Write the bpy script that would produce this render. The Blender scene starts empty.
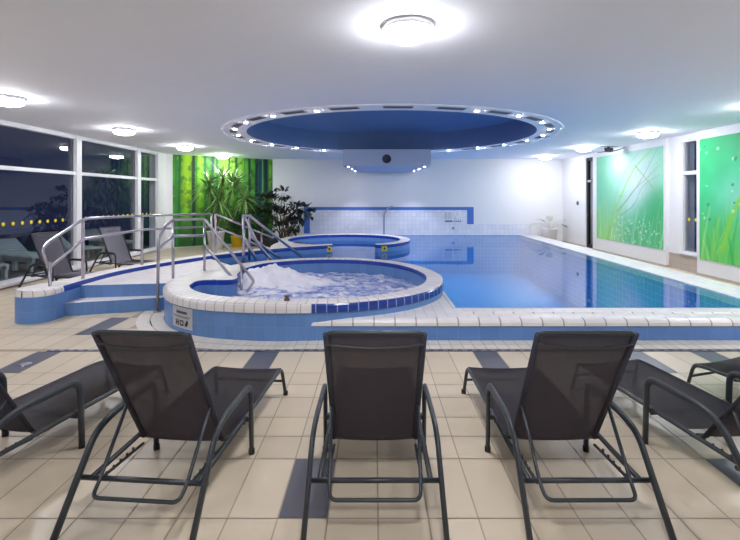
import bpy, bmesh, math, random
import numpy as np
from mathutils import Vector, Matrix, noise
random.seed(7)
PI = math.pi
S = bpy.context.scene
C = S.collection

# ------------------------------------------------------------------ camera
cam_d = bpy.data.cameras.new('camera'); cam = bpy.data.objects.new('camera', cam_d); C.objects.link(cam)
cam.location = (0, 0, 1.6); cam.rotation_euler = (PI / 2, 0, 0)
cam_d.sensor_width = 36; cam_d.lens = 36 * 450 / 740
cam_d.shift_x = -4 / 740; cam_d.shift_y = -73 / 740
cam_d.clip_start = 0.05; cam_d.clip_end = 200
S.camera = cam
# ------------------------------------------------------------------ view and world
S.view_settings.view_transform = 'Standard'; S.view_settings.look = 'None'
S.view_settings.gamma = 1; S.view_settings.use_curve_mapping = False
S.view_settings.exposure = 2.97
W = bpy.data.worlds.new('night'); S.world = W; W.use_nodes = True
W.node_tree.nodes['Background'].inputs[0].default_value = (0.30, 0.38, 1.0, 1)
W.node_tree.nodes['Background'].inputs[1].default_value = 0.007
LAMP = 12.8        # emission of the ceiling lamp glass
POOL = 4.5         # emission of the added underwater fill lamps
SPOT = 45.0        # emission of the small downlights

ZC = 2.95          # ceiling
XR, XL, YB, YF = 6.75, -6.5, 16.1, -1.6
WZ = 0.22          # pool water

# ------------------------------------------------------------------ helpers
def lin(c):
    return tuple(((v / 255) / 12.92 if v / 255 <= .04045 else ((v / 255 + .055) / 1.055) ** 2.4) for v in c)

def setp(o, label=None, cat=None, group=None, kind=None):
    if label: o['label'] = label
    if cat: o['category'] = cat
    if group: o['group'] = group
    if kind: o['kind'] = kind
    return o

def thing(name, label, cat, loc=(0, 0, 0), rz=0, group=None, kind=None):
    o = bpy.data.objects.new(name, None); C.objects.link(o)
    o.location = loc; o.rotation_euler = (0, 0, rz); o.empty_display_size = .1
    return setp(o, label, cat, group, kind)

def obj(name, bm, mat, parent=None, smooth=False, loc=None):
    bmesh.ops.recalc_face_normals(bm, faces=bm.faces[:])
    me = bpy.data.meshes.new(name); bm.to_mesh(me); bm.free()
    if isinstance(mat, (list, tuple)):
        for m in mat: me.materials.append(m)
    else: me.materials.append(mat)
    if smooth:
        for p in me.polygons: p.use_smooth = True
    o = bpy.data.objects.new(name, me); C.objects.link(o)
    if parent: o.parent = parent
    if loc: o.location = loc
    return o

def struct(name, bm, mat, label=None, **k):
    o = obj(name, bm, mat, **k); o['kind'] = 'structure'
    if label: o['label'] = label
    return o

def copy_tree(o, parent=None):
    c = o.copy(); C.objects.link(c)
    if parent: c.parent = parent
    for ch in list(o.children): copy_tree(ch, c)
    return c

def box(bm, x0, x1, y0, y1, z0, z1, bev=0, mi=0):
    t = bmesh.new()
    bmesh.ops.create_cube(t, size=1)
    for v in t.verts:
        v.co = Vector(((x0 + x1) / 2 + v.co.x * (x1 - x0), (y0 + y1) / 2 + v.co.y * (y1 - y0), (z0 + z1) / 2 + v.co.z * (z1 - z0)))
    if bev: bmesh.ops.bevel(t, geom=t.edges[:], offset=bev, segments=2, affect='EDGES', profile=.6)
    merge(bm, t, mi)
    return bm

def merge(bm, t, mi=0):
    t.verts.index_update()
    vs = [bm.verts.new(v.co) for v in t.verts]
    for f in t.faces:
        try:
            nf = bm.faces.new([vs[v.index] for v in f.verts]); nf.material_index = mi; nf.smooth = f.smooth
        except ValueError: pass
    t.free()

def B(*a, **k): return box(bmesh.new(), *a, **k)

def lathe(bm, prof, c=(0, 0, 0), n=24, mi=0, cap=True):
    rings = []
    for r, z in prof:
        if r < 1e-5: rings.append([bm.verts.new((c[0], c[1], c[2] + z))])
        else: rings.append([bm.verts.new((c[0] + r * math.cos(2 * PI * i / n), c[1] + r * math.sin(2 * PI * i / n), c[2] + z)) for i in range(n)])
    for a, b in zip(rings, rings[1:]):
        for i in range(n):
            j = (i + 1) % n
            q = [a[i % len(a)], a[j % len(a)], b[j % len(b)], b[i % len(b)]]
            q2 = []
            for v in q:
                if v not in q2: q2.append(v)
            if len(q2) >= 3:
                try: f = bm.faces.new(q2); f.smooth = True; f.material_index = mi
                except ValueError: pass
    if cap:
        for rg in (rings[0], rings[-1]):
            if len(rg) > 2:
                f = bm.faces.new(rg); f.material_index = mi
    return bm

def fillet(pts, r, n=5):
    P = [Vector(p) for p in pts]; out = [P[0]]
    for i in range(1, len(P) - 1):
        a, b, c = P[i - 1], P[i], P[i + 1]
        d1, d2 = (a - b), (c - b)
        rr = min(r, d1.length * .49, d2.length * .49)
        p, q = b + d1.normalized() * rr, b + d2.normalized() * rr
        for k in range(n + 1):
            t = k / n
            out.append(p * (1 - t) ** 2 + b * 2 * t * (1 - t) + q * t * t)
    out.append(P[-1]); return out

def tube(bm, pts, r, n=10, fil=.0, rb=None, mi=0, taper=None):
    """round (or flat oval, rb along the up-ish axis) tube along pts"""
    P = fillet(pts, fil) if fil else [Vector(p) for p in pts]
    rb = rb or r
    T = []
    for i in range(len(P)):
        d = (P[min(i + 1, len(P) - 1)] - P[max(i - 1, 0)])
        T.append(d.normalized())
    up = Vector((1, 0, 0)) if abs(T[0].x) < .9 else Vector((0, 0, 1))
    nrm = (up - T[0] * up.dot(T[0])).normalized()
    rings = []
    for i, p in enumerate(P):
        nrm = (nrm - T[i] * nrm.dot(T[i])).normalized()
        bn = T[i].cross(nrm)
        k = 1 if taper is None else 1 + (taper - 1) * i / (len(P) - 1)
        rings.append([bm.verts.new(p + nrm * r * k * math.cos(2 * PI * j / n) + bn * rb * k * math.sin(2 * PI * j / n)) for j in range(n)])
    for a, b in zip(rings, rings[1:]):
        for j in range(n):
            f = bm.faces.new([a[j], a[(j + 1) % n], b[(j + 1) % n], b[j]]); f.smooth = True; f.material_index = mi
    for rg in (rings[0], rings[-1]):
        f = bm.faces.new(rg); f.material_index = mi
    return bm

def T(pts, r, **k): return tube(bmesh.new(), pts, r, **k)

def catmull(P, n=6, closed=False):
    P = [Vector(p) for p in P]; out = []; m = len(P)
    rng = range(m if closed else m - 1)
    g = (lambda i: P[i % m]) if closed else (lambda i: P[max(0, min(m - 1, i))])
    for i in rng:
        a, b, c, d = g(i - 1), g(i), g(i + 1), g(i + 2)
        for k in range(n):
            t = k / n
            out.append(.5 * ((2 * b) + (c - a) * t + (2 * a - 5 * b + 4 * c - d) * t * t + (3 * b - a - 3 * c + d) * t ** 3))
    if not closed: out.append(P[-1])
    return out

def resample(P, n, closed):
    Q = P + [P[0]] if closed else P
    L = [0]
    for a, b in zip(Q, Q[1:]): L.append(L[-1] + (b - a).length)
    out = []; j = 0
    cnt = n if closed else n - 1
    for i in range(n):
        s = L[-1] * i / cnt
        while j < len(L) - 2 and L[j + 1] < s: j += 1
        t = (s - L[j]) / max(1e-9, L[j + 1] - L[j])
        out.append(Q[j].lerp(Q[j + 1], min(1, t)))
    return out

def sweep(outer, inner, prof, closed=True, lo=0, hi=None):
    """strip swept round two paired outlines; prof = (t across, z); writes a UV in metres (u along, v across)"""
    bm = bmesh.new(); uvl = bm.loops.layers.uv.new('UVMap')
    n = len(outer); hi = n if hi is None else hi
    idx = list(range(lo, hi + (1 if closed else 0))) if closed else list(range(lo, hi))
    if closed and hi == n and lo == 0: idx = list(range(0, n + 1))
    U = [0]
    for a, b in zip(idx, idx[1:]): U.append(U[-1] + (outer[b % n] - outer[a % n]).length)
    V = [0]
    w = (outer[0] - inner[0]).length
    for a, b in zip(prof, prof[1:]): V.append(V[-1] + math.hypot((b[0] - a[0]) * w, b[1] - a[1]))
    rows = {}
    def row(i):
        i %= n
        if i not in rows:
            rows[i] = []
            for t, z in prof:
                p = outer[i].lerp(inner[i], t) if 0 <= t <= 1 else outer[i] + (inner[i] - outer[i]) * t
                rows[i].append(bm.verts.new((p.x, p.y, z)))
        return rows[i]
    for k, (a, b) in enumerate(zip(idx, idx[1:])):
        ra, rb = row(a), row(b)
        for j in range(len(prof) - 1):
            try: f = bm.faces.new([ra[j], rb[j], rb[j + 1], ra[j + 1]])
            except ValueError: continue
            for l, uv in zip(f.loops, [(U[k], V[j]), (U[k + 1], V[j]), (U[k + 1], V[j + 1]), (U[k], V[j + 1])]): l[uvl].uv = uv
    return bm

def prism(poly, z0, z1, bot=True):
    bm = bmesh.new(); uvl = bm.loops.layers.uv.new('UVMap')
    a = [bm.verts.new((p[0], p[1], z0)) for p in poly]; b = [bm.verts.new((p[0], p[1], z1)) for p in poly]
    f = bm.faces.new(b)
    for l in f.loops: l[uvl].uv = (l.vert.co.x, l.vert.co.y)
    if bot: bm.faces.new(a)
    u = 0; n = len(poly)
    for i in range(n):
        j = (i + 1) % n
        d = math.hypot(poly[j][0] - poly[i][0], poly[j][1] - poly[i][1])
        f = bm.faces.new([a[i], a[j], b[j], b[i]]); f.material_index = 1
        for l, uv in zip(f.loops, [(u, z0), (u + d, z0), (u + d, z1), (u, z1)]): l[uvl].uv = uv
        u += d
    bmesh.ops.triangulate(bm, faces=[f for f in bm.faces if len(f.verts) > 4])
    return bm

def flat_ngon(bm, pts, z, mi=0):
    from mathutils.geometry import tessellate_polygon
    vs = [bm.verts.new((p[0], p[1], z)) for p in pts]
    for tri in tessellate_polygon([[Vector((p[0], p[1], 0)) for p in pts]]):
        try: bm.faces.new([vs[k] for k in tri]).material_index = mi
        except ValueError: pass
    return vs

def inside(poly, x, y):
    c = False; n = len(poly); j = n - 1
    for i in range(n):
        xi, yi, xj, yj = poly[i][0], poly[i][1], poly[j][0], poly[j][1]
        if (yi > y) != (yj > y) and x < (xj - xi) * (y - yi) / (yj - yi) + xi: c = not c
        j = i
    return c

# ------------------------------------------------------------------ materials
def mat(name):
    m = bpy.data.materials.new(name); m.use_nodes = True
    nt = m.node_tree; return m, nt, nt.nodes, nt.links, nt.nodes['Principled BSDF']

def plain(name, col, rough=.5, metal=0, noise_amt=.04, nscale=8, emit=0, spec=.5, bump=0):
    m, nt, N, L, P = mat(name)
    c = lin(col)
    P.inputs['Roughness'].default_value = rough; P.inputs['Metallic'].default_value = metal
    P.inputs['Specular IOR Level'].default_value = spec
    tc = N.new('ShaderNodeTexCoord'); nz = N.new('ShaderNodeTexNoise'); nz.inputs['Scale'].default_value = nscale
    nz.inputs['Detail'].default_value = 4
    L.new(tc.outputs['Object'], nz.inputs['Vector'])
    mx = N.new('ShaderNodeMix'); mx.data_type = 'RGBA'
    mx.inputs[6].default_value = (*[v * (1 - noise_amt) for v in c], 1); mx.inputs[7].default_value = (*[min(1, v * (1 + noise_amt)) for v in c], 1)
    L.new(nz.outputs['Fac'], mx.inputs[0]); L.new(mx.outputs[2], P.inputs['Base Color'])
    if bump:
        b = N.new('ShaderNodeBump'); b.inputs['Strength'].default_value = bump; b.inputs['Distance'].default_value = .01
        L.new(nz.outputs['Fac'], b.inputs['Height']); L.new(b.outputs[0], P.inputs['Normal'])
    if emit:
        P.inputs['Emission Color'].default_value = (*c, 1); P.inputs['Emission Strength'].default_value = emit
    return m

def tiled(name, col, grout, du, dv, gw=.006, rough=.35, offset=0, coord='UV', var=.06, bump=.3):
    """brick-node tiles measured in metres on the UV (or object) coordinates"""
    m, nt, N, L, P = mat(name)
    tc = N.new('ShaderNodeTexCoord'); br = N.new('ShaderNodeTexBrick')
    br.offset = offset; br.squash = 1
    br.inputs['Scale'].default_value = 1; br.inputs['Brick Width'].default_value = du; br.inputs['Row Height'].default_value = dv
    br.inputs['Mortar Size'].default_value = gw; br.inputs['Mortar Smooth'].default_value = .1; br.inputs['Bias'].default_value = 0
    c = lin(col)
    br.inputs['Color1'].default_value = (*[v * (1 - var) for v in c], 1); br.inputs['Color2'].default_value = (*[min(1, v * (1 + var)) for v in c], 1)
    br.inputs['Mortar'].default_value = (*lin(grout), 1)
    if coord == 'XZ' or coord == 'YZ':
        sp = N.new('ShaderNodeSeparateXYZ'); cb = N.new('ShaderNodeCombineXYZ')
        L.new(tc.outputs['Object'], sp.inputs[0]); L.new(sp.outputs[0 if coord == 'XZ' else 1], cb.inputs[0]); L.new(sp.outputs[2], cb.inputs[1])
        L.new(cb.outputs[0], br.inputs['Vector'])
    else: L.new(tc.outputs['UV' if coord == 'UV' else 'Object'], br.inputs['Vector'])
    L.new(br.outputs['Color'], P.inputs['Base Color'])
    P.inputs['Roughness'].default_value = rough
    b = N.new('ShaderNodeBump'); b.inputs['Strength'].default_value = bump; b.inputs['Distance'].default_value = .004; b.invert = True
    L.new(br.outputs['Fac'], b.inputs['Height']); L.new(b.outputs[0], P.inputs['Normal'])
    return m

def island_tile(name, col, var, rough, patch=.06):
    m, nt, N, L, P = mat(name)
    g = N.new('ShaderNodeNewGeometry'); tc = N.new('ShaderNodeTexCoord'); nz = N.new('ShaderNodeTexNoise'); nz.inputs['Scale'].default_value = 3
    nz.inputs['Detail'].default_value = 6
    L.new(tc.outputs['Object'], nz.inputs['Vector'])
    a = N.new('ShaderNodeMath'); a.operation = 'MULTIPLY_ADD'; a.inputs[1].default_value = var; a.inputs[2].default_value = 1 - var / 2
    L.new(g.outputs['Random Per Island'], a.inputs[0])
    b = N.new('ShaderNodeMath'); b.operation = 'MULTIPLY_ADD'; b.inputs[1].default_value = patch * 2; b.inputs[2].default_value = 1 - patch
    L.new(nz.outputs['Fac'], b.inputs[0])
    c = N.new('ShaderNodeMath'); c.operation = 'MULTIPLY'; L.new(a.outputs[0], c.inputs[0]); L.new(b.outputs[0], c.inputs[1])
    mx = N.new('ShaderNodeMix'); mx.data_type = 'RGBA'; mx.blend_type = 'MULTIPLY'; mx.inputs[0].default_value = 1
    mx.inputs[6].default_value = (*lin(col), 1); L.new(c.outputs[0], mx.inputs[7])
    L.new(mx.outputs[2], P.inputs['Base Color']); P.inputs['Roughness'].default_value = rough
    return m

def attr_mat(name, rough=.6):
    m, nt, N, L, P = mat(name)
    a = N.new('ShaderNodeAttribute'); a.attribute_name = 'print'
    L.new(a.outputs['Color'], P.inputs['Base Color']); P.inputs['Roughness'].default_value = rough
    return m

def same_ior(N, L, fr, ior):
    # thin sheet: the same reflectance from both sides
    g = N.new('ShaderNodeNewGeometry'); m = N.new('ShaderNodeMath'); m.operation = 'MULTIPLY_ADD'
    m.inputs[1].default_value = 1 / ior - ior; m.inputs[2].default_value = ior
    L.new(g.outputs['Backfacing'], m.inputs[0]); L.new(m.outputs[0], fr.inputs[0])

def glass_mat(name, tint, boost=.95, ior=1.5, rough=0):
    m, nt, N, L, P = mat(name); N.remove(P)
    out = N['Material Output']
    tr = N.new('ShaderNodeBsdfTransparent'); tr.inputs[0].default_value = (*tint, 1)
    gl = N.new('ShaderNodeBsdfGlossy'); gl.inputs['Roughness'].default_value = rough
    fr = N.new('ShaderNodeFresnel'); same_ior(N, L, fr, ior)
    k = N.new('ShaderNodeMath'); k.operation = 'MULTIPLY'; k.inputs[1].default_value = boost; k.use_clamp = True
    mx = N.new('ShaderNodeMixShader'); L.new(fr.outputs[0], k.inputs[0]); L.new(k.outputs[0], mx.inputs[0])
    L.new(tr.outputs[0], mx.inputs[1]); L.new(gl.outputs[0], mx.inputs[2]); L.new(mx.outputs[0], out.inputs[0])
    return m

M = {}
M['wall'] = plain('white_paint', (230, 230, 232), .6, noise_amt=.015)
M['ceil'] = plain('ceiling_paint', (238, 240, 248), .75, noise_amt=.015)
M['canopy'] = plain('pale_blue_grey_paint', (176, 188, 214), .6, noise_amt=.02)
M['frame'] = plain('white_lacquer', (226, 226, 230), .35, noise_amt=.02)
M['tile'] = island_tile('beige_floor_tile', (203, 189, 166), .10, .32)
M['dark_tile'] = island_tile('slate_floor_tile', (84, 86, 98), .12, .35)
M['grout'] = plain('floor_grout', (164, 150, 134), .8)
M['small_tile'] = island_tile('small_anti_slip_tile', (216, 209, 198), .10, .45)
M['rim'] = tiled('white_rim_tile', (226, 222, 222), (170, 165, 165), .12, 10, .006)
M['deck'] = tiled('white_deck_tile', (226, 222, 224), (196, 190, 192), .12, .12, .004, rough=.4)
M['nose'] = tiled('white_nosing_tile', (228, 224, 222), (150, 146, 146), .235, 10, .008)
M['blue'] = tiled('light_blue_tile', (94, 134, 190), (108, 142, 188), .12, .25, .004)
M['bluew'] = tiled('light_blue_front_tile', (92, 132, 192), (108, 140, 188), .235, .25, .005)
M['navy'] = tiled('cobalt_nosing_tile', (28, 60, 144), (120, 140, 190), .12, 10, .007, rough=.2)
M['navyp'] = tiled('cobalt_edge_tile', (30, 64, 160), (40, 74, 168), .12, 10, .004, rough=.2)
M['basin'] = tiled('pool_basin_tile', (48, 156, 222), (150, 190, 225), .125, .125, .005, coord='OBJ')
M['basinw'] = tiled('pool_wall_tile', (48, 152, 220), (150, 190, 225), .125, .125, .005)
M['walltile'] = tiled('white_wall_tile', (226, 226, 234), (208, 208, 220), .15, .15, .006, coord='XZ')
M['band'] = plain('blue_band_paint', (66, 112, 190), .4)
M['beige'] = tiled('beige_wall_tile', (186, 172, 160), (165, 152, 142), .3, .15, .004, coord='YZ')
M['oculus'] = plain('dark_blue_dome_paint', (112, 136, 178), .7, noise_amt=.05, nscale=2)
M['steel'] = plain('brushed_steel', (176, 172, 182), .28, metal=1, noise_amt=.05)
M['frame_dark'] = plain('charcoal_coating', (44, 50, 56), .38, noise_amt=.08, nscale=30)
M['black'] = plain('black_plastic', (22, 22, 25), .5)
M['lamp'] = plain('lamp_glass', (250, 250, 255), .4, emit=LAMP)
M['pool_fill_lamp'] = plain('pool_fill_glass', (190, 225, 255), .4, emit=POOL)  # glow of the lamps added under water to lift the pool's brightness
M['spot'] = plain('spot_lens', (255, 238, 225), .4, emit=SPOT)
M['vent'] = plain('vent_grille', (156, 154, 162), .5)
M['vent_dark'] = plain('vent_hole', (60, 64, 80), .7)
M['pot'] = plain('white_ceramic', (244, 243, 246), .3)
M['yellow'] = plain('yellow_ceramic', (236, 196, 24), .35)
M['soil'] = plain('potting_soil', (50, 38, 30), .9, bump=.5)
M['sign'] = plain('white_sign_board', (238, 236, 238), .4)
M['ink'] = plain('grey_ink', (105, 105, 118), .6)
M['inkd'] = plain('dark_ink', (60, 62, 80), .6)
M['blueink'] = plain('blue_ink', (40, 118, 178), .6)
M['warn'] = plain('warning_yellow', (222, 200, 40), .5)
M['dot'] = plain('yellow_sticker', (240, 214, 40), .5, spec=.2)
M['plastic'] = plain('white_moulded_plastic', (196, 208, 206), .45)
M['bark'] = plain('bark', (96, 78, 60), .85, noise_amt=.3, bump=.5)
M['paving'] = plain('outdoor_paving', (96, 94, 92), .8, noise_amt=.2)
M['glass'] = glass_mat('window_glass', (.85, .88, .9))
M['art'] = attr_mat('printed_mural')

def leafmat(name, col, col2, rough=.4):
    m = plain(name, col, rough, noise_amt=0)
    N = m.node_tree.nodes; L = m.node_tree.links; P = N['Principled BSDF']
    g = N.new('ShaderNodeNewGeometry'); mx = N.new('ShaderNodeMix'); mx.data_type = 'RGBA'
    mx.inputs[6].default_value = (*lin(col), 1); mx.inputs[7].default_value = (*lin(col2), 1)
    L.new(g.outputs['Random Per Island'], mx.inputs[0]); L.new(mx.outputs[2], P.inputs['Base Color'])
    return m
M['leaf_dark'] = leafmat('dark_glossy_leaf', (24, 30, 28), (52, 58, 50))
M['leaf_green'] = leafmat('green_leaf', (30, 62, 32), (62, 104, 48))
M['leaf_dracaena'] = leafmat('striped_sword_leaf', (74, 132, 56), (176, 212, 128))
M['leaf_palm'] = leafmat('grey_green_leaf', (140, 156, 142), (176, 188, 168))

def fabric(name, c1, c2, sc, transl):
    m, nt, N, L, P = mat(name)
    tc = N.new('ShaderNodeTexCoord'); ck = N.new('ShaderNodeTexBrick')
    ck.offset = .5; ck.inputs['Scale'].default_value = sc; ck.inputs['Mortar Size'].default_value = .04
    ck.inputs['Color1'].default_value = (*lin(c1), 1); ck.inputs['Color2'].default_value = (*lin(c2), 1); ck.inputs['Mortar'].default_value = (*lin([v * .6 for v in c1]), 1)
    L.new(tc.outputs['Object'], ck.inputs['Vector']); L.new(ck.outputs['Color'], P.inputs['Base Color'])
    P.inputs['Roughness'].default_value = .7; P.inputs['Specular IOR Level'].default_value = .3
    tl = N.new('ShaderNodeBsdfTranslucent'); tl.inputs[0].default_value = (*lin((118, 100, 96)), 1)
    m0 = N.new('ShaderNodeMixShader'); m0.inputs[0].default_value = .22; L.new(P.outputs[0], m0.inputs[1]); L.new(tl.outputs[0], m0.inputs[2])
    tr = N.new('ShaderNodeBsdfTransparent'); mx = N.new('ShaderNodeMixShader'); mx.inputs[0].default_value = transl
    L.new(m0.outputs[0], mx.inputs[1]); L.new(tr.outputs[0], mx.inputs[2]); L.new(mx.outputs[0], N['Material Output'].inputs[0])
    return m
M['mesh'] = fabric('dark_woven_mesh', (66, 66, 78), (76, 76, 88), 120, .04)
M['mesh_grey'] = fabric('grey_woven_mesh', (146, 146, 160), (158, 158, 172), 120, .02)

# water of the pool: clear, reflecting, fine ripples
def water_mat():
    m, nt, N, L, P = mat('pool_water'); N.remove(P); out = N['Material Output']
    tc = N.new('ShaderNodeTexCoord'); nz = N.new('ShaderNodeTexNoise'); nz.inputs['Scale'].default_value = 1.6; nz.inputs['Detail'].default_value = 2
    L.new(tc.outputs['Object'], nz.inputs['Vector'])
    b = N.new('ShaderNodeBump'); b.inputs['Strength'].default_value = .05; b.inputs['Distance'].default_value = .02; L.new(nz.outputs['Fac'], b.inputs['Height'])
    tr = N.new('ShaderNodeBsdfTransparent'); tr.inputs[0].default_value = (.58, .88, 1.0, 1)
    gl = N.new('ShaderNodeBsdfGlossy'); gl.inputs['Roughness'].default_value = .02; L.new(b.outputs[0], gl.inputs['Normal'])
    fr = N.new('ShaderNodeFresnel'); same_ior(N, L, fr, 1.33)
    mx = N.new('ShaderNodeMixShader'); L.new(fr.outputs[0], mx.inputs[0])
    L.new(tr.outputs[0], mx.inputs[1]); L.new(gl.outputs[0], mx.inputs[2]); L.new(mx.outputs[0], out.inputs[0])
    return m
M['water'] = water_mat()

def foam_mat():
    m, nt, N, L, P = mat('foaming_water')
    a = N.new('ShaderNodeAttribute'); a.attribute_name = 'foam'
    tc = N.new('ShaderNodeTexCoord'); nz = N.new('ShaderNodeTexNoise'); nz.inputs['Scale'].default_value = 5.5; nz.inputs['Detail'].default_value = 7; nz.inputs['Roughness'].default_value = .62
    nz.inputs['Distortion'].default_value = 1.2
    mp = N.new('ShaderNodeMapping'); mp.inputs['Scale'].default_value = (1, 1.3, 1)
    L.new(tc.outputs['Object'], mp.inputs[0]); L.new(mp.outputs[0], nz.inputs['Vector'])
    ad = N.new('ShaderNodeMath'); ad.operation = 'ADD'; L.new(nz.outputs['Fac'], ad.inputs[0]); L.new(a.outputs['Fac'], ad.inputs[1])
    rp = N.new('ShaderNodeValToRGB'); e = rp.color_ramp.elements
    e[0].position = .36; e[0].color = (*lin((64, 100, 188)), 1); e[1].position = .60; e[1].color = (*lin((236, 236, 248)), 1)
    k = rp.color_ramp.elements.new(.47); k.color = (*lin((140, 160, 216)), 1)
    L.new(ad.outputs[0], rp.inputs[0]); L.new(rp.outputs[0], P.inputs['Base Color'])
    b = N.new('ShaderNodeBump'); b.inputs['Strength'].default_value = .6; b.inputs['Distance'].default_value = .03; L.new(nz.outputs['Fac'], b.inputs['Height']); L.new(b.outputs[0], P.inputs['Normal'])
    P.inputs['Roughness'].default_value = .3
    return m
M['foam'] = foam_mat()

# ================================================================== SETTING
# ---- outlines of the pools (metres, seen from above)
tub_out = [(-.85, 5.0), (-1.4, 5.02), (-1.98, 5.16), (-2.4, 5.43), (-2.68, 5.78), (-2.85, 6.15), (-2.92, 6.55), (-2.84, 7.0), (-2.66, 7.5), (-2.38, 8.0), (-1.95, 8.42), (-1.42, 8.7), (-.85, 8.79), (-.2, 8.68), (.36, 8.32), (.76, 7.78), (.98, 7.12), (1.0, 6.55), (.84, 5.95), (.42, 5.42), (-.2, 5.09)]
tub_in = [(-.85, 5.24), (-1.4, 5.27), (-1.9, 5.42), (-2.22, 5.66), (-2.42, 5.92), (-2.5, 6.16), (-2.46, 6.42), (-2.02, 6.50), (-2.12, 7.0), (-2.14, 7.5), (-2.0, 8.0), (-1.75, 8.25), (-1.35, 8.47), (-.85, 8.56), (-.28, 8.46), (.22, 8.14), (.57, 7.66), (.75, 7.08), (.77, 6.6), (.63, 6.08), (.27, 5.62), (-.25, 5.32)]
V2 = lambda L_: [Vector((x, y, 0)) for x, y in L_]
NT = 160
TO = resample(catmull(V2(tub_out), 8, True), NT, True)
TI_raw = catmull(V2(tub_in), 8, True)
# pair every outer point with an inner one by travelled share of the outline, aligned control by control
def pair(ctrl_o, ctrl_i, n):
    A = catmull(V2(ctrl_o), n, True); Bq = catmull(V2(ctrl_i), n, True)
    return A, Bq
tub_out_m = tub_out[:7] + [(-2.90, 6.72)] + tub_out[7:]          # same number of control points as the inner outline
assert len(tub_out_m) == len(tub_in)
TO, TI = pair(tub_out_m, tub_in, 8)
TO_poly = [(p.x, p.y) for p in TO]; TI_poly = [(p.x, p.y) for p in TI]

curb_mid = [(-4.43, 5.66), (-4.37, 6.05), (-4.30, 6.5), (-4.24, 7.2), (-4.02, 7.95), (-3.70, 8.62), (-3.36, 9.25), (-2.92, 9.78), (-2.33, 10.45), (-1.75, 10.88), (-1.05, 11.28)]
CM = resample(catmull(V2(curb_mid), 8), 90, False)
def offset_path(P, w0, w1=None, startw=None):
    """left and right sides of a path; ends rounded off"""
    n = len(P); Ls = [0]
    for a, b in zip(P, P[1:]): Ls.append(Ls[-1] + (b - a).length)
    lf, rt = [], []
    for i in range(n):
        d = (P[min(n - 1, i + 1)] - P[max(0, i - 1)]).normalized(); nr = Vector((-d.y, d.x, 0))
        s = Ls[i] / Ls[-1]; w = w0 / 2
        if startw: w = (w0 + (startw - w0) * max(0, 1 - Ls[i] / .9)) / 2
        for e in (Ls[i], Ls[-1] - Ls[i]):
            if e < w: w *= math.sqrt(max(.0004, 1 - (1 - e / w) ** 2))
        lf.append(P[i] + nr * w); rt.append(P[i] - nr * w)
    return lf, rt
def endfine(P):
    """more points near both ends so that rounded ends stay round"""
    a, b = P[0], P[1]; c, d = P[-2], P[-1]
    A = [a.lerp(P[3], t) for t in (0, .04, .12, .25, .45, .7)]
    Z = [P[-4].lerp(d, t) for t in (.3, .55, .75, .88, .96, 1)]
    return A + P[3:-3] + Z
CM = endfine(CM)
CL, CR = offset_path(CM, .27, startw=.56)

pool_poly = [(.97, 5.51), (4.95, 5.51), (5.27, YB - .035), (-2.5, YB - .035), (-2.7, 14.2), (-2.6, 12.9), (-2.45, 11.2), (-2.33, 10.45), (-2.92, 9.78), (-3.36, 9.25),
             (-3.3, 9.1), (-2.40, 7.95), (-2.15, 8.2), (-1.95, 8.38), (-1.42, 8.64), (-.85, 8.73), (-.2, 8.6), (.33, 8.26), (.71, 7.75), (.92, 7.1), (.95, 6.6)]
deck_poly = [(-4.22, 6.35), (-3.02, 6.52), (-2.7, 6.5), (-2.30, 6.8), (-2.20, 7.4), (-2.40, 7.95), (-3.3, 9.1), (-3.42, 9.18), (-3.72, 8.55), (-4.04, 7.9), (-4.24, 7.2), (-4.28, 6.6)]

# ---- floor: one mesh, each tile an island over a grout bed
xs = [-.73 + .25 * k for k in range(-24, 31)]; xs = [x for x in xs if XL < x < XR] ; xs = [XL] + xs + [XR]
ys = [YF, -1.3, -.8, -.29, -.03, .22, .73, .98, 1.23, 1.73, 1.98, 2.24, 2.75, 3.01, 3.27, 3.59, 3.84, 4.09, 4.66]
y = 4.72
while y < YB: ys.append(y); y += .25 if int((y - 4.72) / .25) % 3 else .5
ys.append(YB)
dark_spots = [(-.35, 2.5), (-1.1, 4.3), (1.12, 4.3), (2.62, 4.3), (3.37, 4.3), (-3.33, 4.3), (-3.33, 5.3), (-3.33, 5.7), (-2.6, 2.5), (2.2, 2.5), (4.9, 4.3), (-5.6, 5.3), (-5.6, 7.6), (4.2, 2.5), (-4.9, 4.3)]
strip_out = [p + (p - q).normalized() * .34 for p, q in zip(TO, TI)]
strip_poly = [(p.x, p.y) for p in strip_out]
bmf = bmesh.new()
gap = .004
for i in range(len(xs) - 1):
    for j in range(len(ys) - 1):
        x0, x1, y0, y1 = xs[i] + gap, xs[i + 1] - gap, ys[j] + gap, ys[j + 1] - gap
        if x1 - x0 < .02: continue
        if y0 >= 4.6 and y1 <= 4.75: continue
        cx, cy = (x0 + x1) / 2, (y0 + y1) / 2
        if inside(pool_poly, cx, cy) or inside(TO_poly, cx, cy) or inside(deck_poly, cx, cy): continue
        if cy > 4.72 and cy < 5.1 and cx > -1.2: continue
        if -1.0 < cx < 5.45 and 5 < cy < 6: continue
        if 4.98 < cx < 5.4 and cy > 5: continue
        if inside(strip_poly, cx, cy): continue
        dk = any(x0 < a < x1 and y0 < b < y1 for a, b in dark_spots)
        f = bmf.faces.new([bmf.verts.new(p) for p in ((x0, y0, 0), (x1, y0, 0), (x1, y1, 0), (x0, y1, 0))]); f.material_index = 1 if dk else 0
def addquad(bm, pts, mi=0):
    f = bm.faces.new([bm.verts.new(p) for p in pts]); f.material_index = mi; return f
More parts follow.
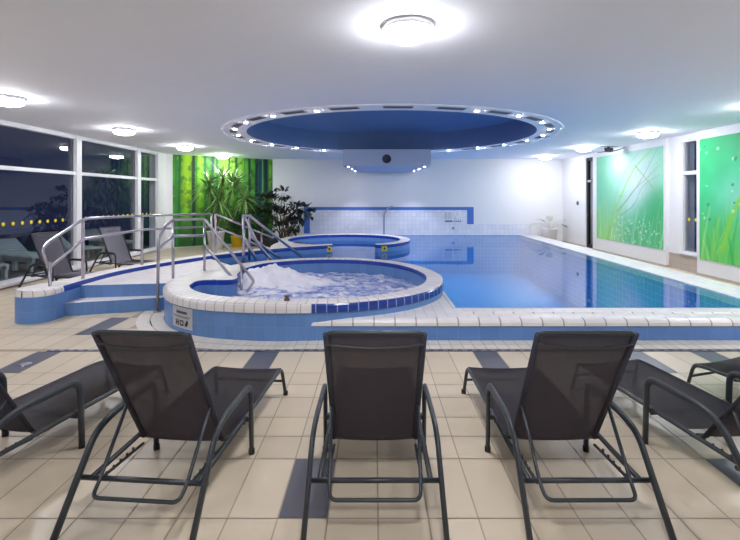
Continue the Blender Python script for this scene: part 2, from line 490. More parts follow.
# strip of small tiles along the platform and round the hot tub
x = -.85
while x < XR - .1:
    for y0, y1 in ((4.735, 4.875), (4.88, 5.02)):
        addquad(bmf, [(x + .003, y0, .001), (x + .117, y0, .001), (x + .117, y1, .001), (x + .003, y1, .001)], 3)
    x += .12
nT = len(TO)
for k in range(0, nT):
    a, b = TO[k], TO[(k + 1) % nT]; a2, b2 = strip_out[k], strip_out[(k + 1) % nT]
    if a.x > -.85 or a.y > 6.4: continue
    for t0, t1 in ((0, .5), (.5, 1)):
        q = [a.lerp(a2, t0 + .01), b.lerp(b2, t0 + .01), b.lerp(b2, t1 - .01), a.lerp(a2, t1 - .01)]
        q2 = []
        c = sum(q, Vector()) / 4
        for p in q: q2.append((c.x + (p.x - c.x) * .96, c.y + (p.y - c.y) * .98, .001))
        addquad(bmf, q2, 3)
# grout bed (open where the basins are): narrow slabs
for (x0, x1, y0, y1) in ((XL, XR, YF, 5.15), (XL, -4.3, 5.15, YB), (-4.3, -2.9, 5.15, 6.5), (-4.3, -3.4, 9.0, YB), (-3.4, -2.8, 9.9, YB), (5.3, XR, 5.15, YB), (-2.9, -2.6, 5.15, 5.6)):
    addquad(bmf, [(x0, y0, -.003), (x1, y0, -.003), (x1, y1, -.003), (x0, y1, -.003)], 2)
floor = struct('floor', bmf, [M['tile'], M['dark_tile'], M['grout'], M['small_tile']])
fg = M['frame_dark']
dr = thing('floor_drain', 'long narrow dark slotted drain channel in the tiled floor before the pool platform', 'drain', (0, 4.69, 0))
obj('channel', B(-3.4, XR - .02, -.026, .026, .0, .003), M['inkd'], dr)
bm = bmesh.new()
XA, XB = -3.38, XR - .05
for a_ in (-.018, .012): addquad(bm, [(XA, a_, .005), (XB, a_, .005), (XB, a_ + .006, .005), (XA, a_ + .006, .005)])
for k in range(100): addquad(bm, [(XA + k * .1, -.018, .005), (XA + k * .1 + .05, -.018, .005), (XA + k * .1 + .05, .018, .005), (XA + k * .1, .018, .005)])
bmesh.ops.remove_doubles(bm, verts=bm.verts, dist=.0005)
obj('grating', bm, M['vent'], dr)['kind'] = 'stuff'
fd = thing('floor_outlet', 'small round metal floor outlet in a slate tile left of the steps', 'drain', (-3.33, 4.3, .0))
obj('outlet_ring', lathe(bmesh.new(), [(.05, 0), (.05, .004), (.03, .005), (.03, .003), (0, .003)], n=20), M['steel'], fd)

# ---- walls
FRX = 1.9
def wall_with_windows_left():
    # openings: y from .. to; window zone z .08-2.90
    bm = bmesh.new()
    box(bm, XL - .25, XL, YF, YB, -.2, .06)
    box(bm, XL - .25, XL, YF, YB, 2.92, ZC + .1)
    box(bm, XL - .25, XL, YF, -.9, .06, 2.92)
    box(bm, XL - .25, XL, 13.52, YB, .06, 2.92)
    return bm
struct('wall_left', wall_with_windows_left(), M['wall'])
struct('wall_back', B(XL - .25, XR + .3, YB, YB + .2, -1.4, ZC + .3), M['wall'])
struct('wall_front', B(XL - .25, XR + .3, YF - .2, YF, -.2, ZC + .1), M['wall'])
# diagonal wall in the far left corner
bm = prism([(-6.5, 14.05), (-3.62, YB), (-6.5, YB)], 0, ZC)
struct('wall_diagonal', bm, [M['wall'], M['wall']])
# right wall with a window, a door and off-frame openings
bm = bmesh.new()
WX0, WX1 = XR, XR + .3
box(bm, WX0, WX1, YF, 9.40, -.2, ZC + .1)
box(bm, WX0, WX1, 9.90, 13.8, -.2, ZC + .1)
box(bm, WX0, WX1, 14.35, YB, -.2, ZC + .1)
box(bm, WX0, WX1, 9.40, 9.90, -.2, .38); box(bm, WX0, WX1, 9.40, 9.90, 2.84, ZC + .1)
box(bm, WX0, WX1, 13.8, 14.35, -.2, 0); box(bm, WX0, WX1, 13.8, 14.35, 2.84, ZC + .1)
struct('wall_right', bm, M['wall'])

def frame_rect(bm, x0, x1, y0, y1, z0, z1, w):
    box(bm, x0, x1, y0, y0 + w, z0, z1); box(bm, x0, x1, y1 - w, y1, z0, z1)
    box(bm, x0, x1, y0 + w, y1 - w, z0, z0 + w); box(bm, x0, x1, y0 + w, y1 - w, z1 - w, z1)

bays = [(-.9, 2.3), (2.3, 4.85), (4.85, 7.35), (7.35, 9.86), (9.86, 12.38), (12.38, 13.52)]
for k, (a, b) in enumerate(bays):
    bm = bmesh.new()
    frame_rect(bm, XL - .10, XL + .03, a, b, .06, 2.92, .06)
    box(bm, XL - .10, XL + .03, a + .06, b - .06, 2.08, 2.15)
    box(bm, XL - .02, XL + .06, b - .10, b + (.06 if k < 5 else 0), .06, 2.92)     # mullion cover
    w = struct('window_%d' % (k + 1), bm, M['frame'])
    bm = bmesh.new()
    box(bm, XL - .045, XL - .039, a + .05, b - .05, .11, 2.09); box(bm, XL - .045, XL - .039, a + .05, b - .05, 2.14, 2.87)
    obj('pane', bm, M['glass'], w)
    bm = B(XL - .04, XL + .10, a, b, .03, .075); obj('window_sill', bm, M['frame'], w)
# right window
bm = bmesh.new(); frame_rect(bm, XR + .02, XR + .12, 9.40, 9.90, .38, 2.84, .045); box(bm, XR + .02, XR + .12, 9.44, 9.86, 2.08, 2.16)
w = struct('window_7', bm, M['frame'])
bm = bmesh.new(); box(bm, XR + .065, XR + .071, 9.43, 9.87, .41, 2.1); box(bm, XR + .065, XR + .071, 9.43, 9.87, 2.14, 2.81)
obj('pane', bm, M['glass'], w)
obj('window_sill', B(XR - .05, XR + .06, 9.36, 9.94, .355, .385), M['frame'], w)
# dark glazed door in the far right
bm = bmesh.new(); frame_rect(bm, XR + .03, XR + .11, 13.8, 14.35, 0, 2.84, .10); box(bm, XR + .03, XR + .11, 13.84, 14.3, 2.08, 2.15)
d = struct('door_1', bm, M['black'])
bm = bmesh.new(); box(bm, XR + .065, XR + .071, 13.84, 14.31, .04, 2.1); box(bm, XR + .065, XR + .071, 13.84, 14.31, 2.13, 2.81)
obj('door_glass', bm, M['glass'], d)
obj('door_handle', T([(XR + .03, 14.27, 1.02), (XR - .03, 14.27, 1.02), (XR - .03, 14.15, 1.02)], .011, fil=.02), M['steel'], d)
obj('door_closer', B(XR - .02, XR + .04, 13.95, 14.2, 2.06, 2.13, bev=.008), M['steel'], d)
# beige tiles under the right window and low skirting
struct('trim_1', B(XR - .012, XR, 9.29, 10.28, .0, .345), M['beige'])
struct('baseboard_right', B(XR - .10, XR - .0, YF, 9.29, 0, .045), M['beige'])
struct('trim_2', B(XR - .10, XR - .0, 10.28, 13.72, 0, .045), M['beige'])
struct('trim_3', B(XR - .015, XR, 14.38, YB, 0, .045), M['beige'])

# ---- ceiling with the round opening
OC = (.36, 10.1); RO, RI = 3.6, 3.1
bm = bmesh.new(); n = 96
def rectpt(a):
    dx, dy = math.cos(a), math.sin(a)
    t = min(((XR + .3 - OC[0]) / dx if dx > 1e-6 else 1e9), ((XL - .3 - OC[0]) / dx if dx < -1e-6 else 1e9), ((YB + .2 - OC[1]) / dy if dy > 1e-6 else 1e9), ((YF - .2 - OC[1]) / dy if dy < -1e-6 else 1e9))
    return (OC[0] + dx * t, OC[1] + dy * t)
angs = sorted([2 * PI * i / n for i in range(n)] + [math.atan2(yy - OC[1], xx - OC[0]) % (2 * PI) for xx in (XL - .3, XR + .3) for yy in (YF - .2, YB + .2)])
prof = [(RO, 0), (RO - .01, -.018), (RO - .04, -.02), (RO - .05, -.008), (RO - .05, .0), (RI, .0), (RI, .5)]
rings = []
for a in angs:
    c = [bm.verts.new((*rectpt(a), ZC))]
    for r, z in prof: c.append(bm.verts.new((OC[0] + r * math.cos(a), OC[1] + r * math.sin(a), ZC + z)))
    rings.append(c)
for i in range(len(rings)):
    a, b = rings[i], rings[(i + 1) % len(rings)]
    for j in range(len(a) - 1):
        f = bm.faces.new([a[j], b[j], b[j + 1], a[j + 1]]); f.material_index = 1 if j == len(a) - 2 else 0
ceiling = struct('ceiling', bm, [M['ceil'], M['oculus']])
bm = bmesh.new()
lathe(bm, [(RI + .02, .45), (RI, .5), (2.6, .62), (1.8, .72), (.9, .78), (0, .8)], (OC[0], OC[1], ZC), n=64, cap=False)
struct('ceiling_dome', bm, M['oculus'])

# canopy box over the far whirlpool
t = thing('ceiling_canopy', 'pale grey boxed soffit hanging between the ceiling opening and the back wall', 'soffit', (.36, 12.75, ZC))
bm = prism([(-1.24, 0), (1.25, 0), (1.25, .5), (1.10, 2.3), (.95, 3.30), (-.93, 3.30), (-1.08, 2.3), (-1.24, .5)], -.47, .0)
obj('soffit_box', bm, [M['canopy'], M['canopy']], t)
bm = bmesh.new(); t2 = bmesh.new(); lathe(t2, [(.125, 0), (.125, .012), (.105, .016), (.1, .008), (0, .008)], n=28)
bmesh.ops.rotate(t2, verts=t2.verts, matrix=Matrix.Rotation(PI / 2, 3, 'X')); merge(bm, t2)
g = obj('round_vent', bm, M['vent_dark'], t, loc=(0, -.0, -.27))

def downlight(name_, loc, label, group, lamp=None):
    t = thing(name_, label, 'downlight', loc, 0, group)
    obj('bezel', lathe(bmesh.new(), [(.05, 0), (.05, -.008), (.036, -.010), (.034, -.004)], n=20, cap=False), M['frame'], t)
    obj('lens', lathe(bmesh.new(), [(.036, -.004), (.034, -.012), (.02, -.018), (0, -.019)], n=16), M['spot'], t)
    return t
def sl(t, power, ang, blend=.6, col=(.85, .88, 1)):
    l = bpy.data.lights.new('spot', 'SPOT'); l.energy = power; l.spot_size = ang; l.spot_blend = blend; l.color = col; l.shadow_soft_size = .03
    o = bpy.data.objects.new('spot_beam', l); C.objects.link(o); o.parent = t; o.location = (0, 0, -.03); return o
sides = {0: 'left', 1: 'right'}
for side in (-1, 1):
    for k in range(9):
        a = math.radians(22 + 15.7 * k)
        p = (OC[0] + side * 3.33 * math.sin(a), OC[1] - 3.33 * math.cos(a), ZC)
        where = ['nearest the camera', 'second from near end', 'third from near end', 'fourth from near end', 'middle of nine', 'fourth from far end', 'third from far end', 'second from far end', 'at the far end'][k]
        downlight('downlight', p, 'small bright downlight on the %s half of the ceiling ring, %s' % ('left' if side < 0 else 'right', where), 'downlights round the ceiling opening')
for sx, nm in ((-1, 'left'), (1, 'right')):
    for yy, wh in ((13.0, 'front'), (14.1, 'middle'), (15.25, 'back')):
        t = downlight('downlight', (.36 + sx * (1.10 if yy < 13.5 else 1.05 if yy < 15 else 1.0), yy, ZC - .47), '%s downlight on the %s side under the hanging soffit' % (wh, nm), 'downlights under the soffit')
        sl(t, 12, 1.5); t.scale = (.62, .62, .62)
pv = None
for k, deg in enumerate([0, 14, -14, 29, -29, 45, -45, 60, -60, 74, -74, 89, -89, 105, -105, 121, -121, 137, -137]):
    a = math.radians(deg)
    p = (OC[0] + 3.36 * math.sin(a), OC[1] - 3.36 * math.cos(a), ZC)
    if pv is None:
        pv = thing('ceiling_vent', 'grey vent at the near middle of the ceiling ring', 'vent', p, a, 'vents round the ceiling opening')
        bm = bmesh.new(); box(bm, -.23, .23, -.07, .07, -.010, 0, bev=.004); obj('vent_frame', bm, M['vent'], pv)
        bm = bmesh.new()
        for q in range(5): box(bm, -.21, .21, -.055 + q * .024, -.045 + q * .024, -.014, -.009)
        obj('slats', bm, M['ink'], pv)
    else:
        v = copy_tree(pv); v.location = p; v.rotation_euler.z = a
        order = ['second', 'third', 'fourth', 'fifth', 'sixth', 'seventh', 'eighth', 'ninth', 'tenth'][(k - 1) // 2]
        v['label'] = 'grey rectangular vent in the ceiling ring, %s from the near middle going %s' % (order, 'right' if deg > 0 else 'left')

# ---- ceiling lamps
def make_lamp(loc, label):
    t = thing('ceiling_lamp', label, 'lamp', loc, 0, 'round ceiling lamps')
    obj('lamp_base', lathe(bmesh.new(), [(.20, 0), (.207, -.03), (.20, -.044), (.17, -.044)], n=36), M['frame'], t)
    obj('lamp_glass', lathe(bmesh.new(), [(.188, -.044), (.190, -.066), (.180, -.085), (.13, -.110), (.05, -.122), (0, -.123)], n=36, cap=False), M['lamp'], t)
    return t
L0 = make_lamp((.27, 3.55, ZC), 'large round glowing ceiling lamp nearest the camera, above the middle lounger')
def lamp_at(x, y, label):
    c = copy_tree(L0); c.location = (x, y, ZC); c['label'] = label
lamp_at(-4.94, 6.07, 'round ceiling lamp at the left edge of the photo, nearest along the window side')
lamp_at(-4.96, 8.93, 'round ceiling lamp second along the left windows')
lamp_at(-5.0, 11.9, 'round ceiling lamp third along the left windows, before the corner')
lamp_at(-4.85, 14.4, 'round ceiling lamp right above the bamboo mural')
lamp_at(5.69, 9.35, 'round ceiling lamp before the right window, nearest on the mural side')
lamp_at(5.67, 12.15, 'round ceiling lamp above the far end of the grass mural')
lamp_at(5.63, 14.8, 'round ceiling lamp in the far right corner above the potted plant')
lamp_at(5.7, 6.5, 'round ceiling lamp over the pool edge just right of the picture')
lamp_at(-4.94, 3.2, 'round ceiling lamp over the loungers just left of the picture')
lamp_at(5.7, 3.5, 'round ceiling lamp over the right loungers beside the picture')
lamp_at(.27, .7, 'added unseen ceiling lamp above the camera')  # this and the next two are added, unseen, to light the near floor
lamp_at(-4.94, .5, 'added unseen ceiling lamp behind the camera on the window side')
lamp_at(5.7, .5, 'added unseen ceiling lamp behind the camera on the mural side')

# ---- outdoor ground at night
struct('ground_outside', B(-16, XL - .25, -4, 22, -.2, -.02), M['paving'])
struct('ground_yard', B(XR + .3, 14, -4, 22, -.2, -.02), M['paving'])

# ================================================================== MURALS
def mural(name, w, h, nx, ny, paint, label, loc, rz, thick=.012):
    """flat printed panel, local x along the wall (left to right as seen), z up"""
    me = bpy.data.meshes.new(name)
    U, V = np.meshgrid(np.linspace(0, 1, nx), np.linspace(0, 1, ny))
    X = (U - .5) * w; Z = V * h
    co = np.stack([X.ravel(), np.full(X.size, 0.0), Z.ravel()], 1)
    i = np.arange((nx - 1) * (ny - 1)); r, c = i // (nx - 1), i % (nx - 1); a = r * nx + c
    faces = np.stack([a, a + 1, a + nx + 1, a + nx], 1)
    vs = co.tolist(); fs = faces.tolist()
    # back and edges as a thin board
    k = len(vs)
    vs += [(-w / 2, thick, 0), (w / 2, thick, 0), (w / 2, thick, h), (-w / 2, thick, h), (-w / 2, 0.0005, 0), (w / 2, .0005, 0), (w / 2, .0005, h), (-w / 2, .0005, h)]
    fs += [(k + 3, k + 2, k + 1, k), (k + 4, k, k + 1, k + 5), (k + 5, k + 1, k + 2, k + 6), (k + 6, k + 2, k + 3, k + 7), (k + 7, k + 3, k, k + 4)]
    me.from_pydata(vs, [], fs)
    col = np.ones((len(vs), 4)); rgb = np.clip(paint(U, V), 0, 255) / 255
    rgb = np.where(rgb <= .04045, rgb / 12.92, ((rgb + .055) / 1.055) ** 2.4)
    col[:k, :3] = rgb.reshape(-1, 3); col[k:, :3] = .7
    at = me.color_attributes.new('print', 'FLOAT_COLOR', 'POINT'); at.data.foreach_set('color', col.ravel())
    me.materials.append(M['art'])
    o = bpy.data.objects.new(name, me); C.objects.link(o); o.location = loc; o.rotation_euler = (0, 0, rz)
    setp(o, label, 'mural'); return o

def fbm(U, V, sx, sy, seed, octv=4):
    rs = np.random.RandomState(seed); out = np.zeros_like(U); amp = 1; tot = 0
    for o_ in range(octv):
        g = rs.rand(int(sy) + 3, int(sx) + 3)
        x, y = U * sx, V * sy; xi, yi = np.floor(x).astype(int), np.floor(y).astype(int); fx, fy = x - xi, y - yi
        fx = fx * fx * (3 - 2 * fx); fy = fy * fy * (3 - 2 * fy)
        out += amp * (g[yi, xi] * (1 - fx) * (1 - fy) + g[yi, xi + 1] * fx * (1 - fy) + g[yi + 1, xi] * (1 - fx) * fy + g[yi + 1, xi + 1] * fx * fy)
        tot += amp; amp *= .5; sx *= 2; sy *= 2
    return out / tot
def blend(A, c, m): return A * (1 - m[..., None]) + np.array(c, float) * m[..., None]
def stroke(A, U, V, asp, pts, w, c, al=1.0, taper=True):
    P = [(p.x, p.y) for p in catmull([(a, b, 0) for a, b in pts], 8)]
    D = np.full(U.shape, 9.0)
    n = len(P) - 1
    for k in range(n):
        (x0, y0), (x1, y1) = P[k], P[k + 1]
        dx, dy = (x1 - x0) * asp, y1 - y0; L2 = dx * dx + dy * dy + 1e-9
        t = np.clip((((U - x0) * asp) * dx + (V - y0) * dy) / L2, 0, 1)
        d = np.hypot((U - x0) * asp - t * dx, (V - y0) - t * dy)
        ww = w * (1 - .75 * (k + t) / n) if taper else w
        D = np.minimum(D, d / ww)
    return blend(A, c, al * np.clip(1.3 - D, 0, 1))
def spot_(U, V, asp, x, y, r): return np.exp(-(((U - x) * asp) ** 2 + (V - y) ** 2) / (r * r))

def paint_grass_a(U, V):
    asp = 1.3
    A = np.zeros(U.shape + (3,)) + np.array((96, 196, 150.))
    A = blend(A, (60, 176, 128), np.clip(1 - U * 3, 0, 1) * np.clip(V * 1.4 - .3, 0, 1))
    A = blend(A, (196, 232, 214), .9 * spot_(U, V, asp, .38, .93, .22)); A = blend(A, (214, 230, 232), spot_(U, V, asp, .72, .62, .36))
    A = blend(A, (180, 214, 222), .6 * spot_(U, V, asp, .62, .42, .2))
    A = blend(A, (130, 208, 100), np.clip(1 - V * 2.0, 0, 1) * np.clip(1.4 - U * 2.4, 0, 1))
    A = blend(A, (40, 176, 108), np.clip((.46 - V + (U - .6) * .5) * 4, 0, 1) * np.clip((U - .28) * 3, 0, 1) * .9)
    A = blend(A, (20, 168, 84), spot_(U, V, asp, .97, .34, .3) * .9)
    A = A * (.92 + .16 * fbm(U, V, 5, 4, 3)[..., None])
    rs = np.random.RandomState(5)
    for k in range(46):
        x = rs.rand(); h = .12 + .35 * rs.rand(); l = (rs.rand() - .35) * .18
        c = [(150, 214, 110), (110, 200, 110), (190, 230, 170), (60, 180, 90)][k % 4]
        A = stroke(A, U, V, asp, [(x, -.02), (x + l * .4, h * .5), (x + l, h)], .008 + .008 * rs.rand(), c, .55)
    for pts, w, c in (([(.2, .0), (.32, .32), (.45, .55), (.62, .8), (.86, .98)], .022, (118, 200, 70)),
                      ([(.24, .1), (.4, .34), (.6, .56), (.8, .7), (1., .86)], .012, (120, 190, 80)),
                      ([(.36, .34), (.55, .5), (.75, .72), (.93, .98)], .01, (90, 150, 110)),
                      ([(.64, .84), (.8, .68), (.97, .5)], .009, (110, 180, 90)), ([(.3, .3), (.38, .6), (.55, .86), (.7, .97)], .007, (110, 170, 130)),
                      ([(.42, .3), (.62, .42), (.75, .62), (.95, .72)], .007, (90, 150, 120)), ([(.15, .2), (.2, .5), (.33, .74)], .012, (110, 200, 110)),
                      ([(.7, .1), (.78, .4), (.8, .65)], .006, (110, 180, 130))):
        A = stroke(A, U, V, asp, pts, w, c, .85)
    for k in range(70):
        x, y = .3 + .7 * rs.rand(), .26 * rs.rand() ** .8 * (.6 + rs.rand() * .6)
        A = blend(A, (206, 240, 216), .7 * np.clip(1.5 - np.hypot((U - x) * asp, V - y) / (.006 + .007 * rs.rand()), 0, 1))
    for k in range(34):
        x, y = .25 + .75 * rs.rand(), .3 + .6 * rs.rand()
        A = blend(A, (86, 140, 128), .7 * np.clip(1.5 - np.hypot((U - x) * asp, V - y) / .006, 0, 1))
    return 255 - (255 - A) * np.array((.82, .90, .84))
def paint_grass_b(U, V):
    asp = 1.2
    A = np.zeros(U.shape + (3,)) + np.array((52, 190, 120.))
    A = blend(A, (24, 178, 108), np.clip(V * 1.8 - .8, 0, 1)); A = blend(A, (140, 214, 190), .8 * spot_(U, V, asp, .3, .52, .22))
    A = blend(A, (112, 206, 98), np.clip(1 - V * 2.2, 0, 1)); A = blend(A, (160, 220, 200), .5 * spot_(U, V, asp, .8, .7, .3))
    A = A * (.9 + .2 * fbm(U, V, 6, 4, 9)[..., None])
    rs = np.random.RandomState(15)
    for k in range(60):
        x = rs.rand(); h = .15 + .4 * rs.rand(); l = (rs.rand() - .4) * .16
        c = [(150, 216, 90), (96, 204, 96), (186, 226, 150), (44, 176, 84)][k % 4]
        A = stroke(A, U, V, asp, [(x, -.02), (x + l * .4, h * .5), (x + l, h)], .008 + .012 * rs.rand(), c, .5)
    for pts, w, c in (([(.18, .1), (.25, .36), (.34, .56), (.5, .74), (.7, .86)], .03, (134, 206, 60)), ([(.45, .0), (.5, .4), (.7, .7), (.95, .9)], .02, (120, 200, 70)),
                      ([(.10, .0), (.12, .2), (.16, .36)], .02, (120, 204, 90))):
        A = stroke(A, U, V, asp, pts, w, c, .85)
    for k in range(60):
        x, y = rs.rand(), .3 + .66 * rs.rand()
        A = blend(A, (204, 240, 222) if k % 2 else (30, 120, 84), .75 * np.clip(1.5 - np.hypot((U - x) * asp, V - y) / (.006 + .007 * rs.rand()), 0, 1))
    return A
def paint_bamboo(U, V):
    asp = 1.25
    A = np.zeros(U.shape + (3,)) + np.array((70, 156, 36.))
    f = fbm(U, V, 6, 5, 21)
    A = blend(A, (176, 226, 24), np.clip(np.exp(-((U - .13) / .06) ** 2), 0, 1) * np.clip(V * 1.6 + .1, 0, 1))
    A = blend(A, (150, 214, 28), np.exp(-((U - .25) / .035) ** 2) * np.clip(V * 2, 0, 1))
    A = blend(A, (158, 206, 78), np.exp(-((U - .56) / .15) ** 2) * np.clip(V * 1.8 - .5, 0, 1))
    A = blend(A, (140, 196, 52), np.exp(-((U - .975) / .022) ** 2) * np.clip(V * 1.6, 0, 1))
    A = blend(A, (16, 92, 34), np.clip(.95 - V * 2.0, 0, 1) * .85)
    A = A * (.66 + .5 * f[..., None])
    A = blend(A, (30, 86, 20), .55 * np.clip((fbm(U, V, 26, 20, 33) - .52) * 6, 0, 1))
    for x, w, c, al in ((.035, .012, (36, 128, 42), .9), (.06, .01, (20, 96, 30), .9), (.19, .013, (10, 46, 30), 1), (.215, .006, (36, 120, 40), .8), (.30, .010, (20, 90, 40), .9), (.37, .014, (12, 60, 40), .95), (.41, .012, (18, 80, 44), .9),
                        (.53, .007, (18, 70, 50), .9), (.61, .010, (20, 80, 48), .9), (.69, .006, (60, 130, 60), .8), (.745, .011, (12, 54, 48), 1), (.825, .014, (10, 44, 56), 1), (.86, .02, (22, 66, 78), 1), (.885, .006, (120, 176, 150), .8), (.93, .022, (8, 46, 46), 1), (.955, .006, (60, 140, 60), .8)):
        wob = .004 * np.sin(V * 5 + x * 40)
        A = blend(A, c, al * np.clip(1.6 - np.abs(U - x - wob) / w, 0, 1))
    rs = np.random.RandomState(4)
    for k in range(50):
        x, y = rs.rand(), rs.rand(); dx = (rs.rand() - .5) * .12
        A = stroke(A, U, V, asp, [(x, y), (x + dx * .5, y + .02), (x + dx, y - .03)], .007, (40, 120, 24) if k % 2 else (190, 230, 90), .5)
    return A
# grass murals hang on white panels standing proud of the right wall
for nm, y0, y1 in (('trim_4', 10.28, 13.72), ('trim_5', 5.4, 9.29)):
    struct(nm, B(XR - .08, XR, y0, y1, .045, ZC), M['wall'], 'white raised wall panel carrying a mural')
PXm = XR - .095
mural('grass_mural', 3.11, 2.40, 190, 150, paint_grass_a, 'pale green dewy grass mural between the dark door and the right window', (PXm, (13.46 + 10.35) / 2, .385), -PI / 2)
mural('grass_mural', 3.3, 2.44, 190, 150, paint_grass_b, 'bright green grass mural right of the window, cut by the picture edge', (PXm, 9.20 - 1.65, .335), -PI / 2)
dv = Vector((2.88, 2.05, 0)); dn = Vector((2.05, -2.88, 0)).normalized(); dl = dv.length
mw = dl - .22; mc = Vector((-6.5, 14.05, 0)) + dv.normalized() * (.20 + mw / 2) + dn * .014
mural('bamboo_mural', mw, ZC - .03, 260, 130, paint_bamboo, 'tall lime green bamboo forest mural on the far left diagonal wall', (mc.x, mc.y, .02), math.atan2(dv.y, dv.x))

# ================================================================== BACK WALL DETAILS
def xw(px, Y): return (px - 374) * Y / 450
def zw(py, Y): return 1.6 + (197 - py) * Y / 450
t = thing('wall_tiling', 'low band of white tiles along the back wall at the water', 'tiling', (0, YB, 0))
obj('tile_field', B(-2.5, xw(531, YB), -.03, 0, -.1, .63), M['walltile'], t)
bm = B(xw(310, YB), xw(467, YB), -.022, 0, .63, zw(210, YB)); obj('tile_panel', bm, M['walltile'], t)
t = thing('wall_band', 'blue painted frame band on the back wall above the pool', 'band', (0, YB, 0))
obj('top_band', B(xw(304, YB), xw(473.5, YB), -.035, 0, zw(210, YB), zw(207, YB)), M['band'], t)
obj('side_band', B(xw(467, YB), xw(473.5, YB), -.035, 0, .63, zw(210, YB)), M['band'], t)
obj('side_band', B(xw(304, YB), xw(310, YB), -.035, 0, .3, zw(210, YB)), M['band'], t)
def poster(x, label, kind):
    t = thing('pool_sign', label, 'sign', (x, YB - .03, zw(223, YB)), 0, 'signs on the back wall')
    obj('board', B(-.15, .15, -.012, 0, 0, .44), M['sign'], t)
    bm = bmesh.new()
    if kind == 0:
        for k in range(5): box(bm, -.13 + k * .05, -.11 + k * .05, -.015, -.01, .13 + .02 * (k % 2), .40)
    else:
        tube(bm, [(-.11, -.014, .14), (0, -.014, .40), (.11, -.014, .14), (-.11, -.014, .14)], .008, n=4)
    obj('pictogram', bm, M['vent'], t)
    bm = bmesh.new()
    if kind == 0:
        box(bm, -.14, .14, -.016, -.01, .03, .07); box(bm, -.12, .13, -.016, -.01, .08, .105)
    else:
        for k in range(4): box(bm, -.13 + .07 * k, -.08 + .07 * k, -.016, -.01, .03 + .01 * (k % 2), .09)
    obj('lettering', bm, M['blueink'], t)
poster(xw(448.5, YB), 'left of the two small white signs with blue print on the back wall', 0)
poster(xw(457.5, YB), 'right of the two small white signs with blue print on the back wall', 1)
t = thing('wall_jet', 'small grey fitting low on the tiled back wall under the signs', 'fitting', (xw(453, YB), YB - .03, zw(228, YB)))
bm = bmesh.new(); t2 = bmesh.new(); lathe(t2, [(.05, 0), (.05, .02), (.03, .04), (0, .04)], n=16); bmesh.ops.rotate(t2, verts=t2.verts, matrix=Matrix.Rotation(PI / 2, 3, 'X')); merge(bm, t2)
obj('nozzle', bm, M['vent'], t)
t = thing('wall_button', 'round dark grey button on the white wall left of the door', 'button', (XR, 14.9, 1.40))
bm = bmesh.new(); t2 = bmesh.new(); lathe(t2, [(.07, 0), (.07, .02), (.055, .03), (0, .03)], n=20); bmesh.ops.rotate(t2, verts=t2.verts, matrix=Matrix.Rotation(-PI / 2, 3, 'Y')); merge(bm, t2)
obj('button_cap', bm, M['ink'], t)
# dark device under the ceiling
t = thing('ceiling_bracket', 'dark folded metal device under the ceiling above the grass mural', 'bracket', (6.25, 12.0, ZC))
obj('base_plate', B(-.25, .22, -.08, .08, -.015, 0, bev=.004), M['vent'], t)
bm = bmesh.new(); box(bm, -.14, .10, -.07, .07, -.15, -.04, bev=.02); tube(bm, [(0, 0, -.05), (0, 0, -.0)], .03); obj('device_body', bm, M['inkd'], t)
bm = T([(.02, 0, -.14), (.16, 0, -.12), (.46, 0, -.03)], .012); box(bm, .42, .49, -.03, .03, -.06, 0, bev=.01); obj('arm', bm, M['inkd'], t)
obj('arm', T([(-.02, 0, -.12), (-.22, 0, -.16), (-.3, 0, -.16)], .012), M['inkd'], t)

# ================================================================== POOL
t = thing('swimming_pool', 'large blue tiled pool basin sunk behind the white platform edge', 'pool', (0, 0, 0))
bm = bmesh.new(); uvl = bm.loops.layers.uv.new('UVMap')
ZB = -1.15
a = [bm.verts.new((x, y, ZB)) for x, y in pool_poly]; b = [bm.verts.new((x, y, WZ + .015)) for x, y in pool_poly]
flat_ngon(bm, pool_poly, ZB)
u = 0
for i in range(len(a)):
    j = (i + 1) % len(a); d = (a[i].co - a[j].co).length
    f2 = bm.faces.new([a[i], b[i], b[j], a[j]]); f2.material_index = 1
    for l, uv in zip(f2.loops, [(u, ZB), (u, WZ), (u + d, WZ), (u + d, ZB)]): l[uvl].uv = uv
    u += d
obj('basin', bm, [M['basin'], M['basinw']], t)
bm = bmesh.new(); flat_ngon(bm, pool_poly, WZ)
w = obj('pool_water', bm, M['water']); setp(w, 'calm clear blue water filling the large pool', 'water', kind='stuff')

# added fill lamps, hidden in the near pool wall, to brighten the water
for k, x in enumerate((1.8, 3.0, 4.2)):
    t_ = bmesh.new(); lathe(t_, [(.13, 0), (.13, .03), (.10, .045)], n=24, cap=False); bmesh.ops.rotate(t_, verts=t_.verts, matrix=Matrix.Rotation(-PI / 2, 3, 'X'))
    u_ = thing('pool_fill_lamp', 'added unseen fill lamp in the near pool wall, %s of three' % ('leftmost', 'middle one', 'rightmost')[k], 'lamp', (x, 5.52, -.45), 0, 'added pool fill lamps')
    obj('fill_lamp_ring', t_, M['steel'], u_)
    t_ = bmesh.new(); lathe(t_, [(.11, .03), (.08, .045), (0, .05)], n=24, cap=False); bmesh.ops.rotate(t_, verts=t_.verts, matrix=Matrix.Rotation(-PI / 2, 3, 'X'))
    obj('lamp_glass', t_, M['pool_fill_lamp'], u_)

